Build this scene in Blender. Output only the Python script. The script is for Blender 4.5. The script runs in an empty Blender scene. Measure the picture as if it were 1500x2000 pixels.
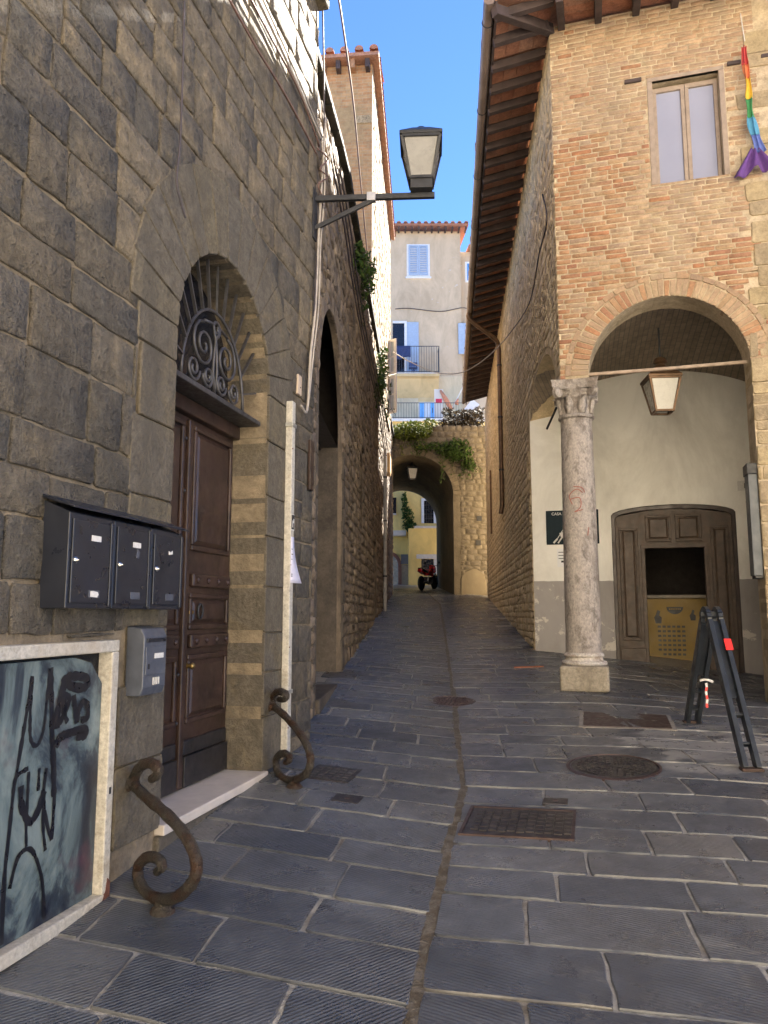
import bpy, bmesh, math, random
from mathutils import Vector as V

sc = bpy.context.scene
R = math.radians
rnd = random.Random(11)

# ---------------------------------------------------------------- camera
FPX = 1503.0; PITCH = R(7.57); CAMZ = 1.6
cd = bpy.data.cameras.new('camera'); cam = bpy.data.objects.new('camera', cd)
sc.collection.objects.link(cam); sc.camera = cam
cam.location = (0, 0, CAMZ); cam.rotation_euler = (R(90) + PITCH, 0, 0)
cd.sensor_fit = 'VERTICAL'; cd.sensor_height = 24; cd.lens = 24 * FPX / 2000
cd.clip_start = .05; cd.clip_end = 600

# ---------------------------------------------------------------- sky, sun, exposure
SUN_AZ = math.atan2(.55, .835)          # clockwise from +Y
SUN_EL = R(38)
w = bpy.data.worlds.new('World'); sc.world = w; w.use_nodes = True
wn = w.node_tree.nodes; wn.clear()
sky = wn.new('ShaderNodeTexSky'); sky.sky_type = 'NISHITA'; sky.sun_disc = False
sky.sun_elevation = SUN_EL; sky.sun_rotation = SUN_AZ
sky.air_density = .5; sky.dust_density = 0.0; sky.ozone_density = 9.0; sky.altitude = 400
bg = wn.new('ShaderNodeBackground'); bg.inputs[1].default_value = .05
wo = wn.new('ShaderNodeOutputWorld')
w.node_tree.links.new(sky.outputs[0], bg.inputs[0]); w.node_tree.links.new(bg.outputs[0], wo.inputs[0])
sd = bpy.data.lights.new('sun', 'SUN'); sd.energy = 5; sd.angle = R(.5); sd.color = (1, .93, .82)
so = bpy.data.objects.new('sun', sd); sc.collection.objects.link(so)
so.rotation_euler = V((-math.sin(SUN_AZ) * math.cos(SUN_EL), -math.cos(SUN_AZ) * math.cos(SUN_EL), -math.sin(SUN_EL))).to_track_quat('-Z', 'Y').to_euler()
so.location = (12, 20, 30)
vs = sc.view_settings; vs.view_transform = 'Standard'; vs.look = 'None'; vs.gamma = 1; vs.exposure = 3.35
vs.use_curve_mapping = False
sc.cycles.max_bounces = 10; sc.cycles.diffuse_bounces = 6; sc.cycles.glossy_bounces = 4

# ---------------------------------------------------------------- pixel helpers (photo 1500 x 2000)
def ray(px, py):
    x = (px - 750) / FPX; y = -(py - 1000) / FPX
    return V((x, math.cos(PITCH) - y * math.sin(PITCH), math.sin(PITCH) + y * math.cos(PITCH)))
def aty(px, py, y):
    r = ray(px, py); t = y / r.y
    return V((r.x * t, y, CAMZ + r.z * t))
def project(p):
    q = V(p) - V((0, 0, CAMZ)); c, s = math.cos(PITCH), math.sin(PITCH)
    d = q.y * c + q.z * s
    if d < .05: return None
    return 750 + FPX * q.x / d, 1000 - FPX * (-q.y * s + q.z * c) / d, d

class Fr:
    """vertical reference plane: origin o, direction u along it, normal n out of it"""
    def __init__(s, o, u, flip=False):
        s.o = V((o[0], o[1], 0)); s.u = V((u[0], u[1], 0)).normalized()
        s.n = V((s.u.y, -s.u.x, 0))
        if flip: s.n = -s.n
    def p(s, a, z, b=0.0):
        q = s.o + s.u * a + s.n * b
        return (q.x, q.y, z)
    def px(s, px, py, b=0.0):
        r = ray(px, py); c = V((0, 0, CAMZ)); o = s.o + s.n * b
        t = (o - c).dot(s.n) / r.dot(s.n); q = c + r * t
        return (q - s.o).dot(s.u), q.z
    def ab(s, x, y):
        q = V((x, y, 0)) - s.o
        return q.dot(s.u), q.dot(s.n)

# ---------------------------------------------------------------- mesh builder
class MB:
    def __init__(s): s.v = []; s.f = []
    def add(s, vs, fs):
        k = len(s.v); s.v += [tuple(x) for x in vs]; s.f += [tuple(i + k for i in f) for f in fs]
        return s
    def box8(s, c):
        return s.add(c, [(0, 3, 2, 1), (4, 5, 6, 7), (0, 1, 5, 4), (1, 2, 6, 5), (2, 3, 7, 6), (3, 0, 4, 7)])
    def fbox(s, fr, a0, a1, z0, z1, b0, b1):
        return s.box8([fr.p(a0, z0, b0), fr.p(a1, z0, b0), fr.p(a1, z0, b1), fr.p(a0, z0, b1),
                       fr.p(a0, z1, b0), fr.p(a1, z1, b0), fr.p(a1, z1, b1), fr.p(a0, z1, b1)])
    def bar(s, p, q, wx, wy, up=(0, 0, 1)):
        """rectangular bar from p to q"""
        p = V(p); q = V(q); d = (q - p).normalized(); up = V(up)
        sx = d.cross(up)
        if sx.length < 1e-4: sx = d.cross(V((1, 0, 0)))
        sx.normalize(); sy = sx.cross(d)
        sx *= wx / 2; sy *= wy / 2
        return s.box8([p - sx - sy, p + sx - sy, p + sx + sy, p - sx + sy, q - sx - sy, q + sx - sy, q + sx + sy, q - sx + sy])
    def prism(s, fr, poly, b0, b1):
        n = len(poly)
        vs = [fr.p(a, z, b0) for a, z in poly] + [fr.p(a, z, b1) for a, z in poly]
        fs = [tuple(range(n))[::-1], tuple(range(n, 2 * n))] + [(i, (i + 1) % n, n + (i + 1) % n, n + i) for i in range(n)]
        return s.add(vs, fs)
    def tube(s, path, r, n=8, taper=None, closed=False):
        path = [V(p) for p in path]; m = len(path); vs = []; fs = []
        up = None
        for i, p in enumerate(path):
            if closed: d = path[(i + 1) % m] - path[i - 1]
            else: d = path[min(i + 1, m - 1)] - path[max(i - 1, 0)]
            d.normalize()
            if up is None:
                up = d.orthogonal().normalized()
            up = (up - d * up.dot(d))
            if up.length < 1e-5: up = d.orthogonal()
            up.normalize(); sx = d.cross(up)
            rr = r if taper is None else taper[i]
            for k in range(n):
                t = 2 * math.pi * k / n
                vs.append(p + up * math.cos(t) * rr + sx * math.sin(t) * rr)
        for i in range(m if closed else m - 1):
            j = (i + 1) % m
            for k in range(n):
                l = (k + 1) % n
                fs.append((i * n + k, i * n + l, j * n + l, j * n + k))
        if not closed:
            fs.append(tuple(range(n))[::-1]); fs.append(tuple((m - 1) * n + k for k in range(n)))
        return s.add(vs, fs)
    def lathe(s, c, prof, n=24, axis=None):
        c = V(c); vs = []; fs = []
        if axis is None: ex, ey, ez = V((1, 0, 0)), V((0, 1, 0)), V((0, 0, 1))
        else:
            ez = V(axis).normalized(); ex = ez.orthogonal().normalized(); ey = ez.cross(ex)
        for r, z in prof:
            for k in range(n):
                t = 2 * math.pi * k / n
                vs.append(c + ez * z + (ex * math.cos(t) + ey * math.sin(t)) * max(r, 1e-4))
        for i in range(len(prof) - 1):
            for k in range(n):
                l = (k + 1) % n
                fs.append((i * n + k, i * n + l, (i + 1) * n + l, (i + 1) * n + k))
        fs.append(tuple(range(n))[::-1]); m = len(prof) - 1; fs.append(tuple(m * n + k for k in range(n)))
        return s.add(vs, fs)
    def sheet(s, pts, fs): return s.add(pts, fs)
    def build(s, name, mat, parent=None, smooth=False, bevel=0, loc=None, seg=2):
        root = V((0, 0, 0)); q = parent
        while q is not None: root = root + q.location; q = q.parent
        off = V(loc) if loc is not None else V((0, 0, 0))
        tot = root + off
        me = bpy.data.meshes.new(name)
        me.from_pydata([(x - tot.x, y - tot.y, z - tot.z) for x, y, z in s.v], [], s.f)
        bm = bmesh.new(); bm.from_mesh(me)
        bmesh.ops.recalc_face_normals(bm, faces=bm.faces); bm.to_mesh(me); bm.free()
        if smooth:
            for p in me.polygons: p.use_smooth = True
            if smooth == 'auto': me.set_sharp_from_angle(angle=R(38))
        me.materials.append(mat)
        o = bpy.data.objects.new(name, me); sc.collection.objects.link(o)
        o.location = off; o.parent = parent
        if bevel:
            b = o.modifiers.new('bevel', 'BEVEL'); b.width = bevel; b.segments = seg; b.limit_method = 'ANGLE'
        return o

def tag(o, label, cat, group=None):
    o['label'] = label; o['category'] = cat
    if group: o['group'] = group
    return o
def thing(name, label, cat, loc=(0, 0, 0), group=None):
    o = bpy.data.objects.new(name, None); sc.collection.objects.link(o)
    o.empty_display_size = .1; o.location = loc
    return tag(o, label, cat, group)
def structure(o): o['kind'] = 'structure'; return o
def stuff(o): o['kind'] = 'stuff'; return o

# ---------------------------------------------------------------- materials
def newmat(name):
    m = bpy.data.materials.new(name); m.use_nodes = True
    nt = m.node_tree; b = nt.nodes['Principled BSDF']
    return m, nt, b
def nd(nt, t, **k):
    n = nt.nodes.new(t)
    for a, v in k.items(): setattr(n, a, v)
    return n
def ramp(nt, fac, stops):
    if len(stops) == 1: stops = [stops[0], (1, stops[0][1])]
    r = nd(nt, 'ShaderNodeValToRGB'); e = r.color_ramp.elements
    while len(e) < len(stops): e.new(.5)
    for i, (p, c) in enumerate(stops): e[i].position = p; e[i].color = (*c, 1)
    nt.links.new(fac, r.inputs[0]); return r.outputs[0]
def noise(nt, vec, scale, det=4, rough=.6, dist=0):
    n = nd(nt, 'ShaderNodeTexNoise'); n.inputs['Scale'].default_value = scale
    n.inputs['Detail'].default_value = det; n.inputs['Roughness'].default_value = rough; n.inputs['Distortion'].default_value = dist
    if vec is not None: nt.links.new(vec, n.inputs['Vector'])
    return n.outputs[0]
def math_(nt, op, a, b=None, clamp=False):
    n = nd(nt, 'ShaderNodeMath', operation=op); n.use_clamp = clamp
    for i, x in enumerate((a, b)):
        if x is None: continue
        if isinstance(x, (int, float)): n.inputs[i].default_value = x
        else: nt.links.new(x, n.inputs[i])
    return n.outputs[0]
def mixc(nt, mode, fac, a, b):
    n = nd(nt, 'ShaderNodeMixRGB', blend_type=mode)
    for i, x in enumerate((fac, a, b)):
        if isinstance(x, (int, float)): n.inputs[i].default_value = x
        elif isinstance(x, tuple): n.inputs[i].default_value = (*x, 1)
        else: nt.links.new(x, n.inputs[i])
    return n.outputs[0]
def pos(nt, scale=None):
    g = nd(nt, 'ShaderNodeNewGeometry').outputs['Position']
    if scale is None: return g
    m = nd(nt, 'ShaderNodeMapping'); m.inputs['Scale'].default_value = scale
    nt.links.new(g, m.inputs[0]); return m.outputs[0]
def rand(nt):
    o = nd(nt, 'ShaderNodeObjectInfo').outputs['Random']; i = nd(nt, 'ShaderNodeNewGeometry').outputs['Random Per Island']
    return math_(nt, 'FRACT', math_(nt, 'ADD', math_(nt, 'MULTIPLY', o, 7.13), math_(nt, 'MULTIPLY', i, 3.7)))
def bump(nt, b, h, strength, dist=.02, prev=None):
    n = nd(nt, 'ShaderNodeBump'); n.inputs['Strength'].default_value = strength; n.inputs['Distance'].default_value = dist
    nt.links.new(h, n.inputs['Height'])
    if prev is not None: nt.links.new(prev, n.inputs['Normal'])
    nt.links.new(n.outputs[0], b.inputs['Normal']); return n.outputs[0]

def plain(name, col, rough=.6, metal=0, wear=.25, scale=9, bumpy=.15, spec=.5, coat=0):
    m, nt, b = newmat(name); p = pos(nt)
    f = noise(nt, p, scale, 5)
    c = ramp(nt, f, [(.3, tuple(x * (1 - wear) for x in col)), (.7, tuple(min(1, x * (1 + wear)) for x in col))])
    nt.links.new(c, b.inputs['Base Color'])
    b.inputs['Metallic'].default_value = metal; b.inputs['Specular IOR Level'].default_value = spec
    b.inputs['Coat Weight'].default_value = coat
    nt.links.new(ramp(nt, noise(nt, p, scale * 2.3, 3), [(.3, (max(0, rough - .12),) * 3), (.7, (min(1, rough + .12),) * 3)]), b.inputs['Roughness'])
    if bumpy: bump(nt, b, noise(nt, p, scale * 6, 4), bumpy, .004)
    return m

def stone_mat(name, tones, patch, patch_amt=.5, scale=2.2, fine=38, bmp=.5, rough=.86, stretch=(1, 1, 1), rand_w=1.0, dirt=None, dist=.012, streak=None):
    """tones: list of colours picked per stone; patch: colour of the weathered blotches"""
    m, nt, b = newmat(name); p = pos(nt, stretch)
    n1 = noise(nt, p, scale, 6, .65, .4); n2 = noise(nt, p, fine, 5, .7); n3 = noise(nt, p, scale * 5, 5, .7)
    r = rand(nt)
    sel = math_(nt, 'ADD', math_(nt, 'MULTIPLY', r, rand_w), math_(nt, 'MULTIPLY', n1, 1 - rand_w)) if rand_w < 1 else r
    k = len(tones); base = ramp(nt, sel, [(i / max(1, k - 1), c) for i, c in enumerate(tones)])
    lo = .62 - patch_amt * .3
    fac = ramp(nt, n1, [(lo, (0, 0, 0)), (lo + .14, (1, 1, 1))])
    c = mixc(nt, 'MIX', fac, base, patch)
    c = mixc(nt, 'MULTIPLY', .75, c, ramp(nt, n3, [(.3, (.55, .55, .55)), (.62, (1.12, 1.12, 1.12))]))
    c = mixc(nt, 'MULTIPLY', .6, c, ramp(nt, n2, [(.3, (.6, .6, .6)), (.65, (1.1, 1.1, 1.1))]))
    if dirt: c = mixc(nt, 'MIX', ramp(nt, noise(nt, pos(nt, (1.6, 1.6, .35)), 1.7, 5, .7), [(.5, (0, 0, 0)), (.68, (.85, .85, .85))]), c, dirt)
    if streak:
        f1 = ramp(nt, noise(nt, pos(nt, (1, 1, .03)), 26, 3, .6), [(.62, (0, 0, 0)), (.7, (1, 1, 1))]); f2 = ramp(nt, noise(nt, p, .9, 4, .6), [(.5, (0, 0, 0)), (.62, (.6, .6, .6))])
        c = mixc(nt, 'MIX', mixc(nt, 'MULTIPLY', 1, f1, f2), c, streak)
    nt.links.new(c, b.inputs['Base Color']); b.inputs['Roughness'].default_value = rough
    b.inputs['Specular IOR Level'].default_value = .25
    q = bump(nt, b, n3, bmp, dist * 2.5); bump(nt, b, n2, bmp, dist, q)
    return m

def brick_mat(name, c1, c2, mortar, uvec, sx=4.0, row=15.0, bmp=.5, patch=None, vvec=None):
    """far or dark brickwork: brick texture in a plane spanned by uvec and z"""
    m, nt, b = newmat(name)
    g = nd(nt, 'ShaderNodeNewGeometry').outputs['Position']
    d = nd(nt, 'ShaderNodeVectorMath', operation='DOT_PRODUCT'); d.inputs[1].default_value = (*uvec, 0); nt.links.new(g, d.inputs[0])
    s = nd(nt, 'ShaderNodeSeparateXYZ'); nt.links.new(g, s.inputs[0])
    cb = nd(nt, 'ShaderNodeCombineXYZ')
    nt.links.new(d.outputs['Value'], cb.inputs[0]); nt.links.new(s.outputs['Z'], cb.inputs[1])
    if vvec:
        d2 = nd(nt, 'ShaderNodeVectorMath', operation='DOT_PRODUCT'); d2.inputs[1].default_value = (*vvec, .6); nt.links.new(g, d2.inputs[0]); nt.links.new(d2.outputs['Value'], cb.inputs[1])
    jit = noise(nt, g, 3, 3)
    t = nd(nt, 'ShaderNodeTexBrick'); nt.links.new(cb.outputs[0], t.inputs['Vector'])
    t.inputs['Color1'].default_value = (*c1, 1); t.inputs['Color2'].default_value = (*c2, 1); t.inputs['Mortar'].default_value = (*mortar, 1)
    t.inputs['Scale'].default_value = 1; t.inputs['Brick Width'].default_value = 1 / sx; t.inputs['Row Height'].default_value = 1 / row
    t.inputs['Mortar Size'].default_value = .008; t.inputs['Mortar Smooth'].default_value = .4
    c = t.outputs['Color']
    if patch: c = mixc(nt, 'MIX', ramp(nt, noise(nt, g, .8, 5, .7), [(.48, (0, 0, 0)), (.62, (.9, .9, .9))]), c, patch)
    c = mixc(nt, 'MULTIPLY', .7, c, ramp(nt, noise(nt, g, 7, 5, .7), [(.3, (.55, .55, .55)), (.65, (1.1, 1.1, 1.1))]))
    nt.links.new(c, b.inputs['Base Color']); b.inputs['Roughness'].default_value = .9
    q = bump(nt, b, t.outputs['Fac'], -bmp, .015); bump(nt, b, noise(nt, g, 35, 4), .3, .01, q)
    return m

def leaf_mat(name, c1, c2, c3):
    m, nt, b = newmat(name)
    c = ramp(nt, rand(nt), [(0, c1), (.5, c2), (1, c3)])
    nt.links.new(c, b.inputs['Base Color']); b.inputs['Roughness'].default_value = .7; b.inputs['Specular IOR Level'].default_value = .08
    tr = nd(nt, 'ShaderNodeBsdfTranslucent'); nt.links.new(c, tr.inputs[0])
    mx = nd(nt, 'ShaderNodeMixShader'); mx.inputs[0].default_value = .2
    nt.links.new(b.outputs[0], mx.inputs[1]); nt.links.new(tr.outputs[0], mx.inputs[2])
    nt.links.new(mx.outputs[0], nt.nodes['Material Output'].inputs[0])
    return m

def paving_mat(name, ang, wear=1.0):
    m, nt, b = newmat(name); p = pos(nt); r = rand(nt)
    n1 = noise(nt, p, 1.3, 6, .6); n2 = noise(nt, p, 55, 4, .7); n3 = noise(nt, p, 9, 5, .7)
    base = ramp(nt, r, [(0, (.054, .061, .074)), (.35, (.074, .081, .094)), (.7, (.092, .099, .11)), (.92, (.112, .115, .12)), (1, (.135, .129, .12))])
    c = mixc(nt, 'MULTIPLY', .8, base, ramp(nt, n1, [(.3, (.55, .55, .58)), (.7, (1.45, 1.42, 1.36))]))
    st = noise(nt, p, 2.7, 7, .7, .8)
    c = mixc(nt, 'MIX', ramp(nt, st, [(.6, (0, 0, 0)), (.68, (.55, .55, .55))]), c, (.03, .031, .034)); c = mixc(nt, 'MIX', ramp(nt, st, [(.3, (.5, .5, .5)), (.38, (0, 0, 0))]), c, (.17, .165, .155))
    c = mixc(nt, 'MULTIPLY', .7, c, ramp(nt, n3, [(.3, (.65, .65, .65)), (.7, (1.3, 1.3, 1.3))]))
    c = mixc(nt, 'MIX', ramp(nt, n2, [(.66, (0, 0, 0)), (.76, (.5, .5, .5))]), c, (.26, .26, .27))
    # lime and paint splashes on the paving in front of the loggia
    g = nd(nt, 'ShaderNodeSeparateXYZ'); nt.links.new(p, g.inputs[0])
    dx = math_(nt, 'DIVIDE', math_(nt, 'SUBTRACT', g.outputs[0], 2.75), 1.15); dy = math_(nt, 'DIVIDE', math_(nt, 'SUBTRACT', g.outputs[1], 6.35), 1.0)
    rad = math_(nt, 'SUBTRACT', 1.0, math_(nt, 'ADD', math_(nt, 'MULTIPLY', dx, dx), math_(nt, 'MULTIPLY', dy, dy)), True)
    sp = noise(nt, pos(nt, (1.1, 1.9, 1)), 1.9, 5, .62, .5)
    splash = ramp(nt, math_(nt, 'MULTIPLY', math_(nt, 'POWER', rad, .4), sp), [(.35, (0, 0, 0)), (.44, (.7, .7, .7))])
    c = mixc(nt, 'MIX', splash, c, (.3, .29, .27))
    nt.links.new(c, b.inputs['Base Color'])
    nt.links.new(ramp(nt, noise(nt, p, 5, 5, .7), [(.3, (.17,) * 3), (.7, (.5,) * 3)]), b.inputs['Roughness'])
    b.inputs['Specular IOR Level'].default_value = .5
    # diagonal dressing lines of the mason's chisel
    mp = nd(nt, 'ShaderNodeMapping'); mp.inputs['Rotation'].default_value = (0, 0, R(ang)); nt.links.new(p, mp.inputs[0])
    wv = nd(nt, 'ShaderNodeTexWave', wave_type='BANDS', bands_direction='X'); wv.inputs['Scale'].default_value = 17
    wv.inputs['Distortion'].default_value = 1.2; wv.inputs['Detail'].default_value = 2; wv.inputs['Detail Scale'].default_value = 2
    nt.links.new(mp.outputs[0], wv.inputs['Vector'])
    fade = ramp(nt, noise(nt, p, .9, 3), [(.38, (.15,) * 3), (.6, (1,) * 3)])
    wv_h = math_(nt, 'MULTIPLY', wv.outputs['Fac'], fade)
    q = bump(nt, b, wv_h, .38 * wear, .01)
    sn = nd(nt, 'ShaderNodeSeparateXYZ'); nt.links.new(nd(nt, 'ShaderNodeNewGeometry').outputs['Normal'], sn.inputs[0])
    nt.links.new(math_(nt, 'MULTIPLY', ramp(nt, sn.outputs[2], [(.955, (0, 0, 0)), (.985, (1, 1, 1))]), .4 * wear), q.node.inputs['Strength']); q = bump(nt, b, n3, .3, .012, q); bump(nt, b, n2, .35, .004, q)
    return m

# ---------------------------------------------------------------- stone pieces
def clip(poly, nx, nz, c):
    out = []
    for i, p in enumerate(poly):
        q = poly[(i + 1) % len(poly)]
        dp = p[0] * nx + p[1] * nz - c; dq = q[0] * nx + q[1] * nz - c
        if dp >= 0: out.append(p)
        if (dp >= 0) != (dq >= 0):
            t = dp / (dp - dq); out.append((p[0] + (q[0] - p[0]) * t, p[1] + (q[1] - p[1]) * t))
    return out
def area(poly): return .5 * abs(sum(p[0] * q[1] - q[0] * p[1] for p, q in zip(poly, poly[1:] + poly[:1])))
def cen(poly):
    n = len(poly); return sum(p[0] for p in poly) / n, sum(p[1] for p in poly) / n
def outline(poly, r, seg, jit, rg):
    out = []; n = len(poly)
    for i in range(n):
        p = V(poly[i - 1]); q = V(poly[i]); s = V(poly[(i + 1) % n])
        d1 = (p - q); d2 = (s - q); l1, l2 = d1.length, d2.length
        if l1 < 1e-5 or l2 < 1e-5: continue
        k1 = min(r * rg.uniform(.6, 1.5), l1 * .35); k2 = min(r * rg.uniform(.6, 1.5), l2 * .35)
        out.append(q + d1 / l1 * k1); out.append(q + d2 / l2 * k2)
        m = int((l2 - 2 * r) / seg)
        for j in range(1, m + 1):
            out.append(q + d2 * (j / (m + 1)))
    return [(v.x + rg.uniform(-jit, jit), v.y + rg.uniform(-jit, jit)) for v in out]
def stone(mb, tr, poly, depth, proud, r=.02, seg=.16, jit=.006, bulge=.008, rg=rnd):
    """one dressed stone: tr maps (a, z, out) to the world"""
    o = outline(poly, r, seg, jit, rg)
    if len(o) < 3: return
    cx, cz = cen(o); n = len(o)
    def ins(p, k):
        d = math.hypot(cx - p[0], cz - p[1]); t = min(.8, k / max(d, 1e-4))
        return p[0] + (cx - p[0]) * t, p[1] + (cz - p[1]) * t
    h = [proud + rg.uniform(-.3, .3) * bulge for _ in o]
    v = [tr(*p, -depth) for p in o] + [tr(*p, proud - r * .55) for p in o] + [tr(*ins(p, r * .55), hh) for p, hh in zip(o, h)]
    v.append(tr(cx, cz, proud + bulge * rg.uniform(.2, 1)))
    f = [(i, (i + 1) % n, n + (i + 1) % n, n + i) for i in range(n)] + [(n + i, n + (i + 1) % n, 2 * n + (i + 1) % n, 2 * n + i) for i in range(n)]
    f += [(2 * n + i, 2 * n + (i + 1) % n, 3 * n) for i in range(n)]
    mb.add(v, f)

def cut_arch(polys, ac, Ro, zs, zb=-9):
    """cut stones away from an opening with vertical sides and a round head"""
    out = []
    for p in polys:
        if max(x for x, z in p) < ac - Ro or min(x for x, z in p) > ac + Ro or min(z for x, z in p) > zs + Ro or max(z for x, z in p) < zb:
            out.append(p); continue
        parts = [clip(p, -1, 0, -ac), clip(p, 1, 0, ac)]
        for i, h in enumerate(parts):
            if len(h) < 3: continue
            if zb > -9 and min(z for x, z in h) < zb:
                lowp = clip(h, 0, -1, -zb)
                if len(lowp) > 2: out.append(lowp)
                h = clip(h, 0, 1, zb)
                if len(h) < 3: continue
            cx, cz = cen(h)
            if cz <= zs: h2 = clip(h, -1, 0, Ro - ac) if i == 0 else clip(h, 1, 0, ac + Ro)
            else:
                dx, dz = cx - ac, cz - zs; l = math.hypot(dx, dz) or 1
                dx /= l; dz /= l; h2 = clip(h, dx, dz, dx * ac + dz * zs + Ro)
            if len(h2) > 2: out.append(h2)
    return out
def cut_rect(polys, a0, a1, z0, z1):
    out = []
    for p in polys:
        if max(x for x, z in p) < a0 or min(x for x, z in p) > a1 or min(z for x, z in p) > z1 or max(z for x, z in p) < z0:
            out.append(p); continue
        for h in (clip(p, -1, 0, -a0), clip(p, 1, 0, a1)):
            if len(h) > 2: out.append(h)
        m = clip(clip(p, 1, 0, a0), -1, 0, -a1) if len(clip(p, 1, 0, a0)) > 2 else []
        if len(m) > 2:
            for h in (clip(m, 0, -1, -z0), clip(m, 0, 1, z1)):
                if len(h) > 2: out.append(h)
    return out
def coursed(a0, a1, z0, z1, h, wd, gap, rg, slope=0.0, wob=.0):
    """rows of stones as polygons in (a, z)"""
    out = []; z = z0
    while z < z1:
        hh = rg.uniform(*h); a = a0 - rg.uniform(0, wd[1])
        while a < a1:
            ww = rg.uniform(*wd)
            if wob and rg.random() < .16 and hh > h[0] * 1.25:      # a course split into two thin stones
                m = hh * rg.uniform(.4, .6); cuts = [(z, z + m), (z + m, z + hh)]
            else: cuts = [(z, z + hh)]
            for c0, c1 in cuts:
                j = lambda: rg.uniform(-wob, wob)
                g = gap / 2
                out.append([(max(a0, a + g), c0 + g + j() + slope * a), (min(a1, a + ww - g), c0 + g + j() + slope * a), (min(a1, a + ww - g), c1 - g + j() + slope * a), (max(a0, a + g), c1 - g + j() + slope * a)])
            a += ww
        z += hh
    return [p for p in out if p[1][0] - p[0][0] > .03]
def pieces(parent, name, mat, polys, tr, depth, proud, rest_name, limit=300, keep=None, rg=rnd, minarea=.002, **k):
    """the stones that show largest become parts, the others one mesh"""
    items = []
    for p in polys:
        if area(p) < minarea: continue
        c = cen(p); w = tr(c[0], c[1], 0); q = project(w); s = 0
        if q and -60 < q[0] < 1560 and -60 < q[1] < 2060 and (keep is None or keep(c)): s = math.sqrt(area(p)) / q[2]
        items.append((s, p))
    items.sort(key=lambda t: -t[0]); rest = MB(); n = 0
    for s, p in items:
        pr = proud + rg.uniform(-.35, .35) * k.get('uneven', .012)
        kk = {x: y for x, y in k.items() if x != 'uneven'}
        if s > 0 and n < limit:
            mb = MB(); stone(mb, tr, p, depth, pr, rg=rg, **kk)
            if mb.v: mb.build(name, mat, parent, smooth=True); n += 1
        else: stone(rest, tr, p, depth, pr, rg=rg, **kk)
    if rest.v: stuff(rest.build(rest_name, mat, parent, smooth=True))
def wall_sheet(fr, outer, holes, b, thick=None):
    """a flat wall with holes; returns an MB"""
    bm = bmesh.new(); edges = []
    for loop in [outer] + holes:
        vsx = [bm.verts.new(fr.p(a, z, b)) for a, z in loop]
        for i in range(len(vsx)): edges.append(bm.edges.new((vsx[i - 1], vsx[i])))
    bmesh.ops.triangle_fill(bm, use_beauty=True, use_dissolve=False, edges=edges)
    bm.verts.index_update(); mb = MB()
    mb.add([v.co[:] for v in bm.verts], [tuple(v.index for v in f.verts) for f in bm.faces]); bm.free()
    if thick:
        for loop in holes:
            n = len(loop)
            mb.add([fr.p(a, z, b) for a, z in loop] + [fr.p(a, z, b - thick) for a, z in loop], [(i, (i + 1) % n, n + (i + 1) % n, n + i) for i in range(n)])
    return mb
def arch_loop(ac, Rr, zs, zb, n=20, rise=None):
    rise = rise or Rr
    return [(ac - Rr, zb)] + [(ac - Rr * math.cos(math.pi * i / n), zs + rise * math.sin(math.pi * i / n)) for i in range(n + 1)] + [(ac + Rr, zb)]
def voussoirs(ac, zs, r0, r1, n, gap=.008, t0=0, t1=math.pi, rg=rnd, var=0, rise=1.0):
    out = []
    for i in range(n):
        s0 = t0 + (t1 - t0) * i / n; s1 = t0 + (t1 - t0) * (i + 1) / n; g0 = gap / 2 / r0; g1 = gap / 2 / r1
        ro = r1 + rg.uniform(-var, var)
        P = lambda r, t: (ac - r * math.cos(t), zs + r * math.sin(t) * rise)
        out.append([P(r0, s0 + g0), P(ro, s0 + g1), P(ro, s1 - g1), P(r0, s1 - g0)])
    return out
def leaves(mb, c, rad, n, size, rg=rnd, droop=0):
    for _ in range(n):
        while True:
            d = V((rg.uniform(-1, 1), rg.uniform(-1, 1), rg.uniform(-1, 1)))
            if d.length < 1: break
        p = V(c) + V((d.x * rad[0], d.y * rad[1], d.z * rad[2] - droop * d.x * d.x))
        u = V((rg.gauss(0, 1), rg.gauss(0, 1), rg.gauss(0, .7))).normalized(); v_ = u.orthogonal().normalized()
        s = size * rg.uniform(.6, 1.4)
        mb.add([p - u * s, p + v_ * s * .45, p + u * s, p - v_ * s * .45], [(0, 1, 2, 3)])

# ---------------------------------------------------------------- ground shape
CR = [(-20, -3.6), (2.864, .088), (3.463, .184), (4.274, .325), (5.505, .547), (7.811, .709), (11.243, .941), (16.344, 1.269), (24.3, 1.75), (30, 1.75), (80, 1.8)]
def xc(y):
    for (y0, x0), (y1, x1) in zip(CR, CR[1:]):
        if y <= y1: return x0 + (x1 - x0) * (y - y0) / (y1 - y0)
    return 1.8
def sm(a, b, x):
    t = max(0, min(1, (x - a) / (b - a))); return t * t * (3 - 2 * t)
def g(x, y):
    l = x - xc(y)
    return .08 * max(-12, min(y, 38)) - .03 + .04 * min(abs(l), 1.6) - .075 * sm(7, 10, y) * max(0, min(l - 1.4, 5))
def gpx(px, py, dz=0.0):
    r = ray(px, py); lo, hi = 1.0, 60.0
    for _ in range(50):
        t = (lo + hi) / 2; x, y, z = r.x * t, r.y * t, CAMZ + r.z * t
        if z > g(x, y) + dz: lo = t
        else: hi = t
    return V((r.x * lo, r.y * lo, g(r.x * lo, r.y * lo) + dz))

# frames of the main wall planes
W1 = Fr((-.777, 6.035), (.227, .974))             # near left house
W2 = Fr((-.72, 6.9), (.047, 1.0))                 # long rubble wall after it
FF = Fr((2.118, 8.952), (.963, -.27))             # loggia front
FS = Fr((2.118, 8.952), (.085, 1.0), flip=True)   # side of the loggia house along the lane
_b = FS.p(3.5, 0); FB = Fr((_b[0], _b[1]), (.963, -.27))   # back wall of the loggia
sc.cycles.use_denoising = True
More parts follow.
